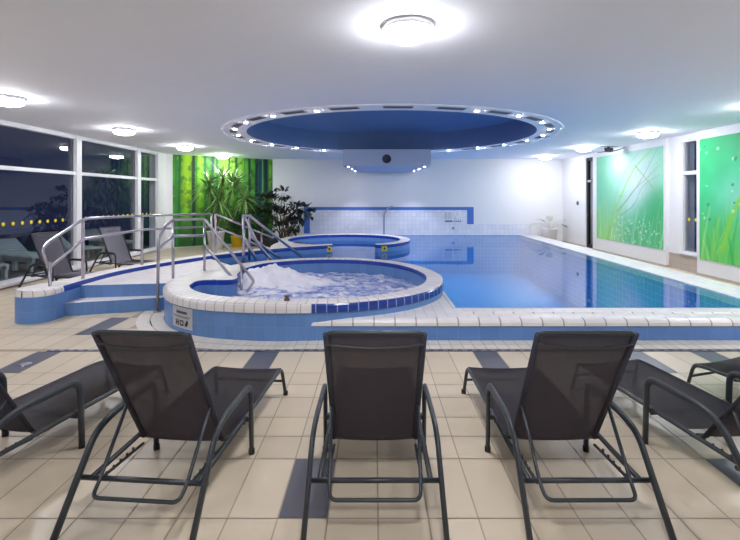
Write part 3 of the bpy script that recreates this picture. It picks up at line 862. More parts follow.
# white platform edge along the front and right
t = thing('pool_platform', 'low platform with white tiled top and light blue front face along the pool', 'platform', (0, 0, 0))
def strip_mesh(rows):
    """rows: list of polylines (same length); UV in metres"""
    bm = bmesh.new(); uvl = bm.loops.layers.uv.new('UVMap')
    G = [[bm.verts.new(p) for p in r] for r in rows]
    UU = []
    for r_ in rows:
        U = [r_[0][0]]
        for p, q in zip(r_, r_[1:]): U.append(U[-1] + (Vector(p) - Vector(q)).length)
        UU.append(U)
    v = 0
    for a in range(len(rows) - 1):
        dvv = (Vector(rows[a][0]) - Vector(rows[a + 1][0])).length
        for i in range(len(rows[0]) - 1):
            f = bm.faces.new([G[a][i], G[a][i + 1], G[a + 1][i + 1], G[a + 1][i]])
            for l, uv in zip(f.loops, [(UU[a][i], v), (UU[a][i + 1], v), (UU[a + 1][i + 1], v + dvv), (UU[a + 1][i], v + dvv)]): l[uvl].uv = uv
        v += dvv
    return bm
XO = 5.55      # outer side of the right kerb
P0 = lambda d, z: [(-.85, 5.02 + d, z), (XO - d, 5.02 + d, z), (XO - d + .3, YB - .035, z)]
obj('front_face', strip_mesh([P0(0, 0), P0(0, .155)]), M['bluew'], t)
obj('nosing', strip_mesh([P0(0, .155), P0(-.012, .165), P0(-.010, .20), P0(.01, .223), P0(.04, .236), P0(.08, .24)]), M['nose'], t)
bm = strip_mesh([[(-.85, 5.22, .24), (XO - .2, 5.22, .24)], [(-.85, 5.30, .236), (XO - .2, 5.30, .236)]])
obj('front_tread', strip_mesh([P0(.08, .24), P0(.20, .24)]), M['deck'], t)
obj('gutter_lip', strip_mesh([[(-.85, 5.22, .24), (5.0, 5.22, .24), (XO - .2, 5.22, .24)], [(-.85, 5.29, .228), (5.0, 5.29, .228), (XO - .2, 5.29, .228)], [(-.85, 5.33, .24), (5.0, 5.33, .24), (XO - .2, 5.33, .24)]]), M['nose'], t)
bm = bmesh.new(); uvl = bm.loops.layers.uv.new('UVMap')
for q in ([(-.6, 5.33), (.97, 5.33), (.97, 6.9), (-.6, 6.9)], [(.97, 5.33), (XO - .2, 5.33), (XO - .2, 5.51), (.97, 5.51)], [(4.95, 5.51), (XO - .2, 5.51), (XO + .1, YB), (5.27, YB)]):
    if q[0][0] == -.6:   # keep clear of the tub: cut along its outline
        arc = [(p.x, p.y) for p in TO if p.x > -.84 and p.y < 6.75]
        arc = sorted(arc, key=lambda p: math.atan2(p[1] - 6.9, p[0] + .85))
        arc = [p for p in arc if p[1] < 6.75]
        q = [(-.85 + (x + .85) * .985, 6.9 + (y - 6.9) * .985) for x, y in arc] + [(.97, 6.75), (.97, 5.33), (.97, 5.2)]
        q = q[:-3] + [(.97, 6.75), (.97, 5.2)]
    f = bm.faces.new([bm.verts.new((x, y, .2395)) for x, y in q])
    for l in f.loops: l[uvl].uv = (l.vert.co.x, l.vert.co.y)
bmesh.ops.triangulate(bm, faces=[f for f in bm.faces if len(f.verts) > 4])
obj('deck_top', bm, M['deck'], t)
obj('water_edge', strip_mesh([[(.97, 6.75, .243), (.97, 5.51, .243), (4.95, 5.51, .243), (5.27, YB, .243)], [(1.01, 6.75, .236), (1.01, 5.55, .236), (4.91, 5.55, .236), (5.23, YB, .236)], [(1.01, 6.75, .12), (1.01, 5.55, .12), (4.91, 5.55, .12), (5.23, YB, .12)]]), M['deck'], t)

# hot tub
t = thing('hot_tub', 'raised round hot tub with white rim and light blue outer wall', 'hot tub', (0, 0, 0))
n = len(TO)
obj('outer_wall', sweep(TO, TI, [(0, -.6), (0, .0), (0, .31)]), M['blue'], t)
i_dark = [i for i in range(n) if (TO[i].x > -.66 and TO[i].y < 7.2)]
lo = min(i_dark); hi = max(i_dark)
nprof = [(.0, .305), (-.06, .312), (-.07, .36), (-.05, .392), (.0, .408)]
obj('rim_nosing', sweep(TO, TI, nprof, lo=lo, hi=hi + 1), M['navy'], t)
obj('rim_nosing', sweep(TO, TI, nprof, lo=0, hi=lo), M['rim'], t)['label'] = 'white tiled nosing of the rim'
if hi + 1 < n: obj('rim_nosing', sweep(TO, TI, nprof, lo=hi + 1, hi=n), M['rim'], t)
obj('rim', sweep(TO, TI, [(.0, .408), (.10, .42), (.93, .42), (1, .412)]), M['rim'], t)
obj('inner_nosing', sweep(TO, TI, [(1, .412), (1.03, .40), (1.03, .345), (1.0, .34)]), M['navyp'], t)
obj('inner_wall', sweep(TO, TI, [(1, .34), (1, -.6)]), M['blue'], t)
# underwater bench ring and floor
obj('bench', sweep([q.lerp(Vector((-.85, 6.95, 0)), .0) for q in TI], [q.lerp(Vector((-.85, 6.95, 0)), .22) for q in TI], [(0, .05), (1, .05), (1, -.6)]), M['blue'], t)
bm = bmesh.new(); f = bm.faces.new([bm.verts.new((p.x, p.y, -.58)) for p in TI]); bmesh.ops.triangulate(bm, faces=[f]); obj('tub_floor', bm, M['blue'], t)

# foaming water in the tub
me = bpy.data.meshes.new('foaming_water')
gx = np.arange(-2.75, 1.0, .035); gy = np.arange(5.05, 8.8, .035)
nX, nY = len(gx), len(gy); vs, keep, fo = [], [], []
MID = [p.lerp(q, .6) for p, q in zip(TO, TI)]; mp_ = [(p.x, p.y) for p in MID]
def mound(x, y):
    d = ((x + 1.62) / .50) ** 2 + ((y - 7.45) / .42) ** 2
    d2 = ((x + 2.05) / .3) ** 2 + ((y - 7.25) / .3) ** 2
    return .27 * math.exp(-d * 1.1) + .10 * math.exp(-d2) + .05 * math.exp(-(((x + .95) / .35) ** 2 + ((y - 7.4) / .25) ** 2))
for yy in gy:
    for xx in gx:
        p = Vector((xx, yy, 0)); m_ = mound(xx, yy)
        h = .03 * noise.fractal(p * 3.1, 1, 2, 4) + .022 * noise.noise(p * 7) + m_ * (1 + .35 * noise.fractal(p * 5, 1, 2, 4))
        z = .165 + h
        if not inside(TI_poly, xx, yy): z = min(z, .25)
        vs.append((xx, yy, z)); fo.append(min(.4, m_ * 2.4) + .9 * max(-.03, h - m_) )
fs = []
ins = [inside(mp_, v[0], v[1]) for v in vs]
for j in range(nY - 1):
    for i in range(nX - 1):
        a = j * nX + i; q = (a, a + 1, a + nX + 1, a + nX)
        if all(ins[k] for k in q): fs.append(q)
me.from_pydata(vs, [], fs)
at = me.attributes.new('foam', 'FLOAT', 'POINT'); at.data.foreach_set('value', fo)
for p in me.polygons: p.use_smooth = True
me.materials.append(M['foam'])
o = bpy.data.objects.new('foaming_water', me); C.objects.link(o)
setp(o, 'white churning foam and bubbling water filling the hot tub', 'water', kind='stuff')
bmx = bmesh.new(); bmx.from_mesh(me)
bmesh.ops.delete(bmx, geom=[v for v in bmx.verts if not v.link_faces], context='VERTS'); bmx.to_mesh(me); bmx.free()

# sign on the tub wall (follows the curve)
def on_wall(s0, s1, z0, z1, off, name, mt, parent, xref):
    bm = bmesh.new()
    k0 = min(range(n), key=lambda i: (TO[i] - Vector((*xref, 0))).length)
    # arc positions
    acc = [0]; idx = [k0]
    for d in range(1, 30):
        acc.append(acc[-1] + (TO[(k0 + d) % n] - TO[(k0 + d - 1) % n]).length); idx.append((k0 + d) % n)
    def at(s):
        for k in range(len(acc) - 1):
            if acc[k] <= s <= acc[k + 1]:
                tt = (s - acc[k]) / (acc[k + 1] - acc[k]); p = TO[idx[k]].lerp(TO[idx[k + 1]], tt); q = TI[idx[k]].lerp(TI[idx[k + 1]], tt)
                dd = (TO[idx[k + 1]] - TO[idx[k]]).normalized(); nn = Vector((dd.y, -dd.x, 0))
                if nn.dot(p - q) < 0: nn = -nn
                return p + nn * off
    m_ = 5
    P = [at(s0 + (s1 - s0) * k / m_) for k in range(m_ + 1)]
    A = [bm.verts.new((p.x, p.y, z0)) for p in P]; Bq = [bm.verts.new((p.x, p.y, z1)) for p in P]
    for k in range(m_): bm.faces.new([A[k], A[k + 1], Bq[k + 1], Bq[k]])
    r = bmesh.ops.solidify(bm, geom=bm.faces[:], thickness=.003)
    return obj(name, bm, mt, parent)
sg = thing('notice_sign', 'small white notice with grey print on the left end of the tub wall', 'sign', (0, 0, 0))
xr = (-2.13, 5.22)
K = 1.7
on_wall(.0, .245 * K, .05, .295, .006, 'board', M['sign'], sg, xr)
on_wall(.055 * K, .185 * K, .222, .25, .0095, 'small_print', M['ink'], sg, xr)
on_wall(.02 * K, .235 * K, .186, .192, .0095, 'rule_line', M['ink'], sg, xr)
on_wall(.035 * K, .21 * K, .174, .179, .0095, 'rule_line', M['ink'], sg, xr)
for s0_, s1_, z0_, z1_ in ((.045, .065, .10, .15), (.055, .075, .08, .12), (.095, .105, .085, .14), (.10, .135, .08, .095), (.10, .135, .13, .145), (.13, .14, .085, .14), (.155, .168, .08, .145), (.168, .19, .105, .12), (.18, .195, .08, .105), (.18, .195, .12, .145)):
    on_wall(s0_ * K, s1_ * K, z0_, z1_, .0095, 'large_print', M['inkd'], sg, xr)
# tap on the rim
t = thing('rim_valve', 'small brownish metal valve standing on the front rim of the hot tub', 'valve', ((288 - 374) * 5.2 / 450, 5.13, .42))
obj('valve_body', lathe(bmesh.new(), [(.032, 0), (.032, .02), (.022, .03), (.02, .05), (.012, .06), (0, .06)], n=16), M['bark'], t)
obj('valve_lever', B(-.035, .035, -.01, .01, .045, .058, bev=.004), M['bark'], t)

# low deck with steps
t = thing('entry_deck', 'white tiled raised deck with two light blue steps beside the hot tub', 'deck', (0, 0, 0))
obj('deck_slab', prism(deck_poly, .02, .35), [M['deck'], M['blue']], t)
obj('upper_riser', strip_mesh([[(-4.22, 6.35, .175), (-3.0, 6.52, .175)], [(-4.22, 6.35, .335), (-3.0, 6.52, .335)]]), M['blue'], t)
obj('lower_step', prism([(-4.26, 6.0), (-3.0, 6.38), (-2.86, 6.45), (-2.86, 6.6), (-4.26, 6.4)], 0, .175), [M['deck'], M['blue']], t)
obj('deck_edge', strip_mesh([[(-3.36, 9.18, .353), (-2.40, 7.95, .353), (-2.18, 7.55, .353)], [(-3.31, 9.22, .345), (-2.35, 7.99, .345), (-2.12, 7.57, .345)], [(-3.31, 9.22, .22), (-2.35, 7.99, .22), (-2.12, 7.57, .22)]]), M['navyp'], t)

# sweeping kerb that runs round behind
t = thing('pool_kerb', 'long curved kerb with white top and cobalt edge sweeping behind the hot tub', 'kerb', (0, 0, 0))
def kerb_parts(t, LF, RT, z0, navy_from=0.0, both=True):
    m_ = len(LF)
    obj('kerb_top', sweep(LF, RT, [(0.0, .412), (.08, .42), (.92, .42), (1, .412)], closed=False), M['rim'], t)
    ring = LF + RT[::-1]
    cen = [p.lerp(q, .5) for p, q in zip(LF, RT)]; ring_in = cen + cen[::-1]
    obj('kerb_wall', sweep(ring, ring_in, [(0, z0), (0, .33)], closed=True), M['bluew'], t)
    k = int(m_ * navy_from)
    bm = sweep(RT, cen, [(0, .33), (-.05, .338), (-.06, .37), (-.04, .40), (.0, .412)], closed=False, lo=k); obj('kerb_nosing', bm, M['navyp'], t)
    if k: 
        bm = sweep(RT, cen, [(0, .33), (-.09, .338), (-.10, .37), (-.05, .40), (.0, .412)], closed=False, lo=0, hi=k + 1); obj('kerb_nosing', bm, M['rim'], t)['label'] = 'white rounded nosing at the near end'
    bm = sweep(LF, cen, [(0, .33), (-.05, .338), (-.06, .37), (-.04, .40), (.0, .412)], closed=False); obj('kerb_nosing', bm, M['rim'] if k else M['navyp'], t)
kerb_parts(t, CL, CR, -.6, .085)
# round whirlpool ring at the far end
t = thing('whirlpool_ring', 'round raised blue ring wall of the far whirlpool with white top', 'whirlpool', (0, 0, 0))
cx, cy, r = -.83, 12.7, 1.70
arc = [Vector((cx + r * math.cos(math.radians(a)), cy + r * math.sin(math.radians(a)), 0)) for a in np.linspace(-59, 222, 110)]
arc = endfine(arc)
AL, AR = offset_path(arc, .27)          # right side = outside
kerb_parts(t, AL, AR, -.6)
obj('corner_infill', prism([(-2.42, 10.5), (-1.9, 10.95), (-1.45, 11.2), (-1.7, 11.35), (-2.05, 11.6), (-2.3, 11.95), (-2.45, 12.3), (-2.5, 12.1), (-2.52, 11.4), (-2.5, 10.9)], -.3, .415), [M['rim'], M['blue']], t)
# yellow warning signs on both ends
def warn(loc, rz, label):
    t = thing('warning_sign', label, 'sign', loc, rz, 'yellow warning signs at the whirlpool gate')
    obj('board', B(-.065, .065, -.006, 0, -.06, .06), M['warn'], t)
    bm = bmesh.new(); box(bm, -.02, .02, -.009, -.005, -.03, .02); tube(bm, [(-.035, -.007, .0), (0, -.007, .04), (.035, -.007, .0)], .006, n=4); obj('pictogram', bm, M['bark'], t)
warn((-1.10, 11.085, .315), .25, 'small yellow warning sign on the left end of the whirlpool gate')
warn((.26, 11.195, .315), .15, 'small yellow warning sign on the right end of the whirlpool gate')
# spout behind the ring
t = thing('water_spout', 'tall bent steel spout pipe rising behind the far whirlpool', 'spout', ((384 - 374) * 15.2 / 450, 15.2, 0))
zz = lambda py: zw(py, 15.2)
obj('pipe', T([(0, 0, -.1), (0, 0, zz(213)), (.14, 0, zz(208.2)), (.22, 0, zz(206.8)), (.31, 0, zz(206.6))], .026, fil=.12), M['steel'], t)
obj('flange', lathe(bmesh.new(), [(.06, .2), (.06, .24), (.03, .26)], n=16), M['steel'], t)

# ================================================================== HANDRAILS
def rail(name, label, tubes, posts, plates, r=.021):
    t = thing(name, label, 'handrail', (0, 0, 0), 0)
    base = Vector(plates[0]) if plates else Vector((0, 0, 0)); t.location = base
    for nm, pts, fl in tubes: obj(nm, T([Vector(p) - base for p in pts], r, fil=fl), M['steel'], t)
    for a, b in posts: obj('post', T([Vector(a) - base, Vector(b) - base], r), M['steel'], t)
    for p in plates: obj('flange', lathe(bmesh.new(), [(.05, 0), (.05, .008), (.025, .012)], c=Vector(p) - base, n=16), M['steel'], t)
P3 = lambda px, py, Y: (xw(px, Y), Y, zw(py, Y))
# near handrail: floor -> rim -> down into the tub
nA, nB, nC, nD = 6.28, 6.93, 7.25, 7.0
rail('handrail', 'near steel handrail from the floor over the rim and down into the hot tub',
     [('top_rail', [P3(157.5, 310, 6.28), P3(158.5, 240, 6.28), P3(165, 226, 6.6), P3(173, 219.5, 6.93), P3(204.5, 219, 7.22), P3(254, 281, 6.55), P3(247, 292, 6.42)], .05),
      ('middle_rail', [P3(158.5, 249, 6.28), P3(173, 236, 6.93), P3(204.5, 235.5, 7.22)], .03),
      ('lower_rail', [P3(204.5, 245, 7.22), P3(240, 287, 6.6)], 0)],
     [(P3(173, 280, 6.93), P3(173, 220, 6.93)), (P3(204.5, 276.5, 7.22), P3(204.5, 220, 7.22)), (P3(241.5, 290, 6.5), P3(241.5, 266, 6.72))],
     [(xw(157.5, 6.28), 6.28, 0), (xw(173, 6.93), 6.93, zw(280, 6.93) - .005), (xw(204.5, 7.22), 7.22, .35)])
rail('handrail', 'far steel handrail climbing the steps on the kerb side of the deck',
     [('top_rail', [P3(49, 268, 5.95), P3(42, 250, 5.95), P3(47, 243, 6.05), P3(84, 218.5, 6.5), P3(142, 215.8, 7.85), P3(211, 213.8, 9.4)], .12),
      ('lower_rail', [P3(49, 268, 5.95), P3(84, 239, 6.5), P3(142, 229.6, 7.85), P3(211, 226.5, 9.4)], .03)],
     [(P3(50, 319, 5.95), P3(50, 262, 5.95)), (P3(83, 283.5, 6.5), P3(83, 219, 6.5)), (P3(142, 270, 7.85), P3(142, 216, 7.85)), (P3(211.5, 257, 9.4), P3(211.5, 214, 9.4))],
     [(xw(50, 5.95), 5.95, 0), (xw(83, 6.5), 6.5, .352), (xw(142, 7.85), 7.85, .352), (xw(211.5, 9.4), 9.4, .352)])
rail('handrail', 'steel handrail sloping down along the kerb from the deck into the pool',
     [('top_rail', [P3(216, 214.2, 9.5), P3(244, 226, 9.9), P3(273, 238, 10.3)], 0), ('lower_rail', [P3(216, 227, 9.5), P3(244, 238.5, 9.9), P3(284, 258.5, 10.2)], 0)],
     [(P3(215.5, 256.5, 9.4), P3(215.5, 214, 9.4)), (P3(261.5, 254, 10.1), P3(261.5, 233.5, 10.1))],
     [(xw(215.5, 9.4), 9.4, .352)])
rail('handrail', 'tub side steel handrail descending steeply from the deck tip toward the pool',
     [('top_rail', [P3(244, 215.5, 8.3), P3(257, 243, 8.55), P3(265, 253, 8.7), P3(279, 268, 8.95)], .1), ('lower_rail', [P3(244, 237.5, 8.3), P3(262, 269.5, 8.7)], 0)],
     [(P3(243.5, 267, 8.2), P3(243.5, 216, 8.2)), (P3(268.5, 272, 8.75), P3(268.5, 257, 8.75))],
     [(xw(243.5, 8.2), 8.2, .352)], r=.028)
rail('handrail', 'pool side steel handrail descending from the deck tip behind the hot tub',
     [('top_rail', [P3(250, 216, 8.75), P3(305, 259.5, 9.9)], 0), ('lower_rail', [P3(250, 236, 8.75), P3(284, 262, 9.5)], 0), ('cross_rail', [P3(243.5, 215.6, 8.2), P3(250, 215.8, 8.75)], 0)],
     [(P3(249.5, 261, 8.75), P3(249.5, 216, 8.75))],
     [], r=.028)

# ================================================================== LOUNGERS
def fabric_sheet(x0, x1, pts, sag=.02, nx=10, th=.006):
    """fabric between two side rails; pts = (y, z, half width)"""
    bm = bmesh.new(); G = []
    P = catmull([(p[0], p[1], p[2]) for p in pts], 5)
    for p in P:
        row = []
        for i in range(nx + 1):
            s = -1 + 2 * i / nx
            row.append(bm.verts.new((s * p.z, p.x, p.y - sag * (1 - s * s))))
        G.append(row)
    for a, b in zip(G, G[1:]):
        for i in range(nx):
            f = bm.faces.new([a[i], a[i + 1], b[i + 1], b[i]]); f.smooth = True
    bmesh.ops.solidify(bm, geom=bm.faces[:], thickness=th)
    return bm

def make_lounger(label, fabric_m, frame_m, back=(.50, .23, .10, .945), group='dark loungers in the front row'):
    yb0, zb0, yb1, zb1 = back[0], back[1], back[2], back[3]
    t = thing('sun_lounger', label, 'lounger', (0, 0, 0), 0, group)
    for s in (-1, 1):
        ar = obj('armrest', T([(s * .326, -.07, 0), (s * .316, .22, .395), (s * .312, .36, .430), (s * .310, .75, .435), (s * .310, .765, .0)], .0135, rb=.022, fil=.08, n=12), frame_m, t)
        sr = obj('side_rail', T([(s * .272, .13, .215), (s * .272, 1.45, .235), (s * .272, 1.55, .225), (s * .290, 1.60, .0)], .0135, fil=.07, n=10), frame_m, t)
        bm = T([(s * .232, .13, .205), (s * .232, .50, .185)], .008, n=8)
        for k in range(5): box(bm, s * .232 - .005, s * .232 + .005, .18 + k * .055, .19 + k * .055, .19, .214, bev=.002)
        obj('ratchet_bar', bm, frame_m, t)
        bm = bmesh.new(); box(bm, min(s * .265, s * .312), max(s * .265, s * .312), .745, .785, .205, .235, bev=.006); obj('leg_bracket', bm, frame_m, t)
        for cx_, cy_, pa in ((.310, .765, ar), (.290, 1.60, sr), (.3255, -.062, ar)):
            obj('foot_cap', lathe(bmesh.new(), [(.019, 0), (.019, .03), (.013, .034)], c=(s * cx_, cy_, 0), n=12), M['black'], pa)
    obj('rear_crossbar', T([(-.322, .13, .215), (.322, .13, .215)], .0125), frame_m, t)
    obj('foot_crossbar', T([(-.283, 1.578, .12), (.283, 1.578, .12)], .010), frame_m, t)
    obj('middle_crossbar', T([(-.27, .765, .19), (.27, .765, .19)], .011), frame_m, t)
    obj('seat_fabric', fabric_sheet(0, 0, [(.50, .222, .262), (.8, .238, .266), (1.2, .243, .266), (1.44, .246, .266), (1.54, .238, .266), (1.575, .20, .266)], sag=.012), fabric_m, t)
    # backrest: frame and fabric
    d = Vector((0, yb1 - yb0, zb1 - zb0)); b0 = Vector((0, yb0, zb0))
    hw0, hw1 = .228, .236
    def bp(s, k): p = b0 + d * k; return (s * (hw0 + (hw1 - hw0) * k), p.y, p.z)
    nrm = Vector((0, d.z, -d.y)).normalized()
    bf = obj('backrest_frame', T([bp(-1, 0), bp(-1, 1), bp(1, 1), bp(1, 0)], .0115, fil=.035, n=10), frame_m, t)
    bm = bmesh.new(); G = []
    NY, NXx = 16, 12
    for j in range(NY + 1):
        k = -.012 + 1.024 * j / NY
        row = []
        for i in range(NXx + 1):
            s = -1 + 2 * i / NXx
            p = Vector(bp(s, k)); dep = .030 * (1 - s * s) * math.sin(PI * min(1, max(0, k))) ** .5
            corner = (abs(s) ** 6) * (.012 if j in (0, NY) else 0)
            p -= nrm * (dep - .004) * -1 * -1
            p -= d * corner * (1 if j == NY else -1)
            if j == 0: p += Vector((0, 0, -.018 * (1 - s * s)))
            row.append(bm.verts.new(p))
        G.append(row)
    for a, b in zip(G, G[1:]):
        for i in range(NXx):
            f = bm.faces.new([a[i], a[i + 1], b[i + 1], b[i]]); f.smooth = True
    bmesh.ops.solidify(bm, geom=bm.faces[:], thickness=.006)
    obj('backrest_fabric', bm, fabric_m, t)
    # curved bar behind the top of the fabric, sleeves down both sides
    A = [Vector(bp(-1 + 2 * i / 12, .925 - .035 * (1 - (-1 + 2 * i / 12) ** 2))) + nrm * -.014 for i in range(13)]
    obj('top_crossbar', T(A, .006, n=8), frame_m, t)
    for s in (-1, 1):
        obj('side_sleeve', T([Vector(bp(s, .01)), Vector(bp(s, .99))], .0165, rb=.014, n=10), M['mesh'] if frame_m is M['frame_dark'] else fabric_m, t)
        c0 = bp(s, .0)
        bm = T([c0, (s * .268, yb0 + .02, .225)], .014, n=8); obj('hinge', bm, M['black'], t)
    k = .36; a, b = bp(-1, k), bp(1, k)
    obj('support_loop', T([a, (-.222, .115, .205), (-.214, .055, .168), (.214, .055, .168), (.222, .115, .205), b], .0095, fil=.055, n=10), frame_m, t)
    return t

L1 = make_lounger('dark mesh sun lounger in the middle of the front row, seen squarely from behind', M['mesh'], M['frame_dark'])
L1.location = (0.005, 2.07, 0)
def lounger_at(x, y, deg, label):
    c = copy_tree(L1); c.location = (x, y, 0); c.rotation_euler.z = -math.radians(deg); c['label'] = label; return c
lounger_at(-1.135, 2.07, 4.7, 'dark mesh sun lounger left of the middle one, below the hot tub notice')
lounger_at(1.03, 2.07, -.3, 'dark mesh sun lounger right of the middle one, before the pool corner')
lounger_at(-2.34, 2.2, 13, 'dark mesh sun lounger at the left picture edge, only its seat and arm showing')
L5 = make_lounger('dark mesh sun lounger at the right edge with backrest partly cut off', M['mesh'], M['frame_dark'], back=(.40, .23, -.06, .89))
L5.location = (2.19, 2.22, 0); L5.rotation_euler.z = math.radians(9)
lounger_at(3.36, 2.30, -18, 'dark mesh sun lounger far right, only its foot end showing at the edge')

# two grey loungers by the windows
LA = make_lounger('grey mesh sun lounger by the window behind the end of the kerb', M['mesh_grey'], M['frame_dark'], group='grey loungers by the left windows')
LA.location = (-6.12, 8.27, 0); LA.rotation_euler.z = -math.radians(110)
LB = copy_tree(LA); LB.location = (-5.85, 9.85, 0); LB.rotation_euler.z = -math.radians(116)
LB['label'] = 'grey mesh sun lounger by the window behind the far handrail, farther from the camera'

# white moulded loungers outside
def plastic_lounger():
    t = thing('plastic_lounger', 'white moulded plastic lounger outside at the left picture edge', 'lounger', (0, 0, 0), 0, 'white plastic loungers outside')
    bm = bmesh.new(); box(bm, -.32, .32, 0, 1.2, .26, .31, bev=.02)
    for k in range(9): box(bm, -.27, .27, .08 + k * .125, .15 + k * .125, .305, .32, bev=.006)
    obj('seat', bm, M['plastic'], t)
    for s in (-1, 1):
        bm = bmesh.new(); x0, x1 = sorted((s * .30, s * .34))
        box(bm, x0, x1, .0, 1.2, .18, .30, bev=.01); obj('side_skirt', bm, M['plastic'], t)
        for yy in (.03, .5, 1.02): obj('leg', B(x0 - .01, x1 + .01, yy, yy + .14, -.02, .2, bev=.015), M['plastic'], t)
    bm = bmesh.new(); box(bm, -.30, .30, -.02, .02, 0, .60, bev=.015)
    for k in range(5): box(bm, -.24, .24, .018, .032, .08 + k * .10, .14 + k * .10, bev=.005)
    bmesh.ops.rotate(bm, verts=bm.verts, matrix=Matrix.Rotation(math.radians(58), 3, 'X')); bmesh.ops.translate(bm, verts=bm.verts, vec=(0, 0, .28))
    obj('backrest', bm, M['plastic'], t); return t
pl = plastic_lounger(); pl.location = (-8.35, 8.9, 0); pl.rotation_euler.z = -math.radians(112)
for (x, y, a, lb) in ((-8.3, 10.4, 112, 'white moulded plastic lounger outside behind the first grey lounger'), (-8.3, 11.9, 112, 'white moulded plastic lounger outside behind the second grey lounger'), (-8.3, 13.6, 112, 'white moulded plastic lounger outside beyond the narrow far window')):
    c = copy_tree(pl); c.location = (x, y, 0); c.rotation_euler.z = -math.radians(a); c['label'] = lb

# yellow dots on the glass
bm = bmesh.new(); t2 = bmesh.new(); lathe(t2, [(.036, 0), (.036, .002), (0, .002)], n=16); bmesh.ops.rotate(t2, verts=t2.verts, matrix=Matrix.Rotation(PI / 2, 3, 'Y')); merge(bm, t2)
s0 = obj('dot_sticker', bm, M['dot']); s0.location = (XL - .038, 7.72, 1.115)
def dots(first, ys, x, label, group):
    for k, yy in enumerate(ys):
        c = s0 if (first and k == 0) else s0.copy()
        if c is not s0: C.objects.link(c)
        c.location = (x, yy, 1.115); setp(c, label, 'sticker', group)
dots(True, [7.5 + .217 * k for k in range(10)], XL - .0375, 'round yellow warning dot on the large left window pane', 'yellow dots on the first left window')
dots(False, [9.99 + .217 * k for k in range(11)], XL - .0375, 'round yellow warning dot on the middle left window pane', 'yellow dots on the middle left window')
dots(False, [12.5 + .217 * k for k in range(5)], XL - .0375, 'round yellow warning dot on the narrow far left pane', 'yellow dots on the narrow left window')
dots(False, [9.52, 9.73], XR + .060, 'round yellow warning dot on the right window glass', 'yellow dots on the right window')

# ================================================================== PLANTS
def leaf(bm, base, dirv, length, width, droop=.3, seg=4, fold=.15):
    d = Vector(dirv).normalized(); side = d.cross(Vector((0, 0, 1)))
    if side.length < .1: side = Vector((1, 0, 0))
    side.normalize(); up = side.cross(d)
    rows = []
    for k in range(seg + 1):
        s = k / seg; w = width * math.sin(PI * min(.97, s * .9 + .08)) * .5
        p = Vector(base) + d * length * s + Vector((0, 0, -droop * length * s * s))
        rows.append((bm.verts.new(p + side * w + up * w * fold), bm.verts.new(p), bm.verts.new(p - side * w + up * w * fold)))
    for a, b in zip(rows, rows[1:]):
        for i in (0, 1):
            f = bm.faces.new([a[i], a[i + 1], b[i + 1], b[i]]); f.smooth = True
def rnd(a, b): return random.uniform(a, b)

def pot(t, r0, r1, h, m):
    pp = obj('pot', lathe(bmesh.new(), [(0, 0), (r0, 0), (r1, h), (r1 + .012, h), (r1 + .012, h + .02), (r1 - .02, h + .02), (r1 - .03, h - .05)], n=28, cap=False), m, t)
    obj('soil', lathe(bmesh.new(), [(r1 - .02, h - .05), (0, h - .04)], n=20, cap=False), M['soil'], pp)

# dracaena with two crowns in the white pot
t = thing('potted_dracaena', 'tall dracaena with drooping striped sword leaves in a white pot before the bamboo mural', 'plant', (-4.92, 14.0, 0))
pot(t, .19, .27, .52, M['pot'])
heads = [((-.22, .05, 1.95), 1.0), ((.05, .1, 1.5), .8), ((.52, .1, 1.95), 1.0), ((.22, 0, 2.2), .6), ((.85, .1, 1.55), .7)]
bm = bmesh.new()
for (hx, hy, hz), s in heads: tube(bm, [(hx * .1, hy * .1, .45), (hx * .4, hy * .5, hz * .5), (hx, hy, hz)], .022, n=8, taper=.7)
obj('stem', bm, M['bark'], t)
bm = bmesh.new()
for (hx, hy, hz), s in heads:
    for k in range(int(120 * s)):
        a = rnd(0, 2 * PI); e = rnd(-.5, 1.3)
        leaf(bm, (hx, hy, hz + rnd(-.12, .08)), (math.cos(a) * math.cos(e), math.sin(a) * math.cos(e) * .8, math.sin(e)), rnd(.5, .82) * (.7 + .3 * s), rnd(.034, .055), droop=rnd(.1, .5), seg=6)
obj('foliage', bm, M['leaf_dracaena'], t)

# low dark plant in the yellow pot
t = thing('potted_shrub', 'dark green leafy plant in a bright yellow pot before the bamboo mural', 'plant', (-4.42, 14.5, 0))
pot(t, .15, .19, .33, M['yellow'])
bm = bmesh.new(); bs = bmesh.new()
for k in range(9):
    a = rnd(0, 2 * PI); r = rnd(.1, .45); top = (math.cos(a) * r, math.sin(a) * r * .5, rnd(.7, 1.35))
    tube(bs, [(0, 0, .3), (top[0] * .4, top[1] * .4, .6), top], .01, n=6, taper=.6)
    for q in range(26):
        s = rnd(.3, 1); p = Vector((0, 0, .3)).lerp(Vector(top), s); b = rnd(0, 2 * PI)
        leaf(bm, p, (math.cos(b), math.sin(b), rnd(-.2, .7)), rnd(.10, .2), rnd(.05, .09), droop=.3, seg=3)
obj('stem', bs, M['bark'], t); obj('foliage', bm, M['leaf_green'], t)

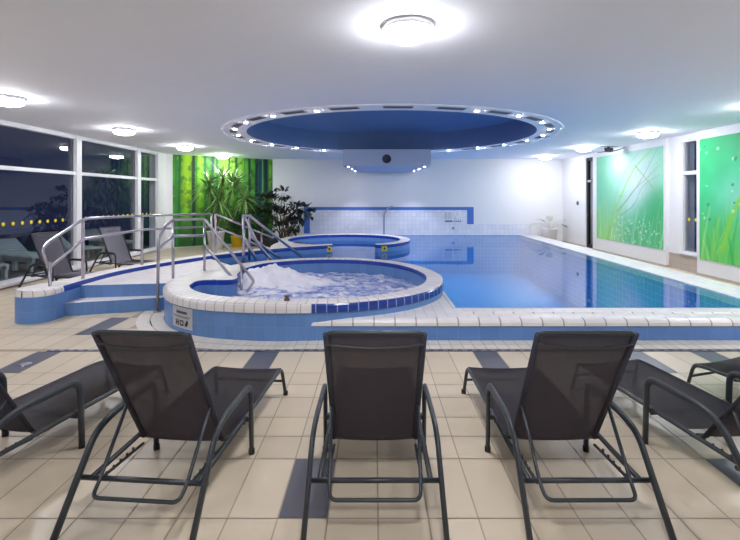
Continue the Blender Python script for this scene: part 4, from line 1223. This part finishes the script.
# two rubber-plant like shrubs in dark troughs
def shrub(loc, label, mleaf, blobs, trough, nleaf, lsize):
    t = thing('potted_ficus', label, 'plant', loc)
    bm = bmesh.new(); box(bm, -trough, trough, -.18, .18, 0, .26, bev=.02); obj('planter', bm, M['black'], t)
    bm = bmesh.new(); box(bm, -trough + .03, trough - .03, -.15, .15, .25, .27); obj('soil', bm, M['soil'], t)
    bs = bmesh.new(); bl = bmesh.new()
    for (bx, by, bz, br) in blobs:
        for w in range(2):
            tube(bs, [(bx * .2 + rnd(-.08, .08), 0, .25), (bx * .5 + rnd(-.1, .1), by * .5, bz * .55), (bx + rnd(-.08, .08), by, bz)], .016, n=6, taper=.5)
        for k in range(int(nleaf * (br / .25) ** 2)):
            v = Vector((rnd(-1, 1), rnd(-1, 1), rnd(-1, 1)))
            if v.length > 1: v.normalize()
            p = Vector((bx, by, bz)) + v * br; q = (v + Vector((0, 0, .25))) if v.length > .1 else Vector((0, 0, 1))
            leaf(bl, p, q, rnd(.8, 1.25) * lsize, rnd(.55, .72) * lsize, droop=.25, seg=4, fold=.1)
    obj('stem', bs, M['bark'], t); obj('foliage', bl, mleaf, t)
    return t
shrub((-2.95, 14.5, 0), 'dark leafy rubber plant in a black planter left of the blue wall frame', M['leaf_dark'],
      [(-.35, 0, 1.45, .24), (.0, .05, 1.72, .15), (.10, 0, 1.38, .18), (.05, 0, .95, .22), (.42, 0, 1.2, .22), (.72, 0, 1.22, .17), (.62, 0, 1.02, .17), (.92, 0, 1.05, .12), (-.30, 0, 1.7, .10), (.32, 0, .72, .22), (.28, 0, 1.02, .16), (-.2, 0, .6, .12)], .42, 60, .19)
shrub((-3.75, 14.75, 0), 'bushy dark green ficus in a black planter beside the bamboo mural edge', M['leaf_green'],
      [(-.35, 0, 1.25, .28), (.1, 0, 1.42, .28), (.3, .05, 1.1, .28), (-.15, 0, .9, .3), (.25, 0, .75, .26), (-.45, 0, .8, .22)], .38, 110, .14)
# plant in a white pot, far right corner
t = thing('potted_palm', 'small drooping plant in a white pot in the far right corner', 'plant', (6.08, 15.55, 0))
pot(t, .20, .25, .50, M['pot'])
bm = bmesh.new(); bs = bmesh.new()
for a, el, ln in ((3.0, .9, .42), (3.3, .5, .5), (2.4, 1.2, .36), (.2, .8, .46), (.5, .4, .5), (1.4, 1.2, .4)):
    d = Vector((math.cos(a) * math.cos(el), math.sin(a) * math.cos(el) * .6, math.sin(el)))
    tip = Vector((0, 0, .5)) + d * ln * .7
    tube(bs, [(0, 0, .45), tuple(Vector((0, 0, .5)) + d * ln * .4), tuple(tip)], .007, n=6)
    leaf(bm, tip, d + Vector((0, 0, -.25)), ln * 1.0, .24, droop=.5, seg=6)
obj('stem', bs, M['leaf_palm'], t); obj('foliage', bm, M['leaf_palm'], t)
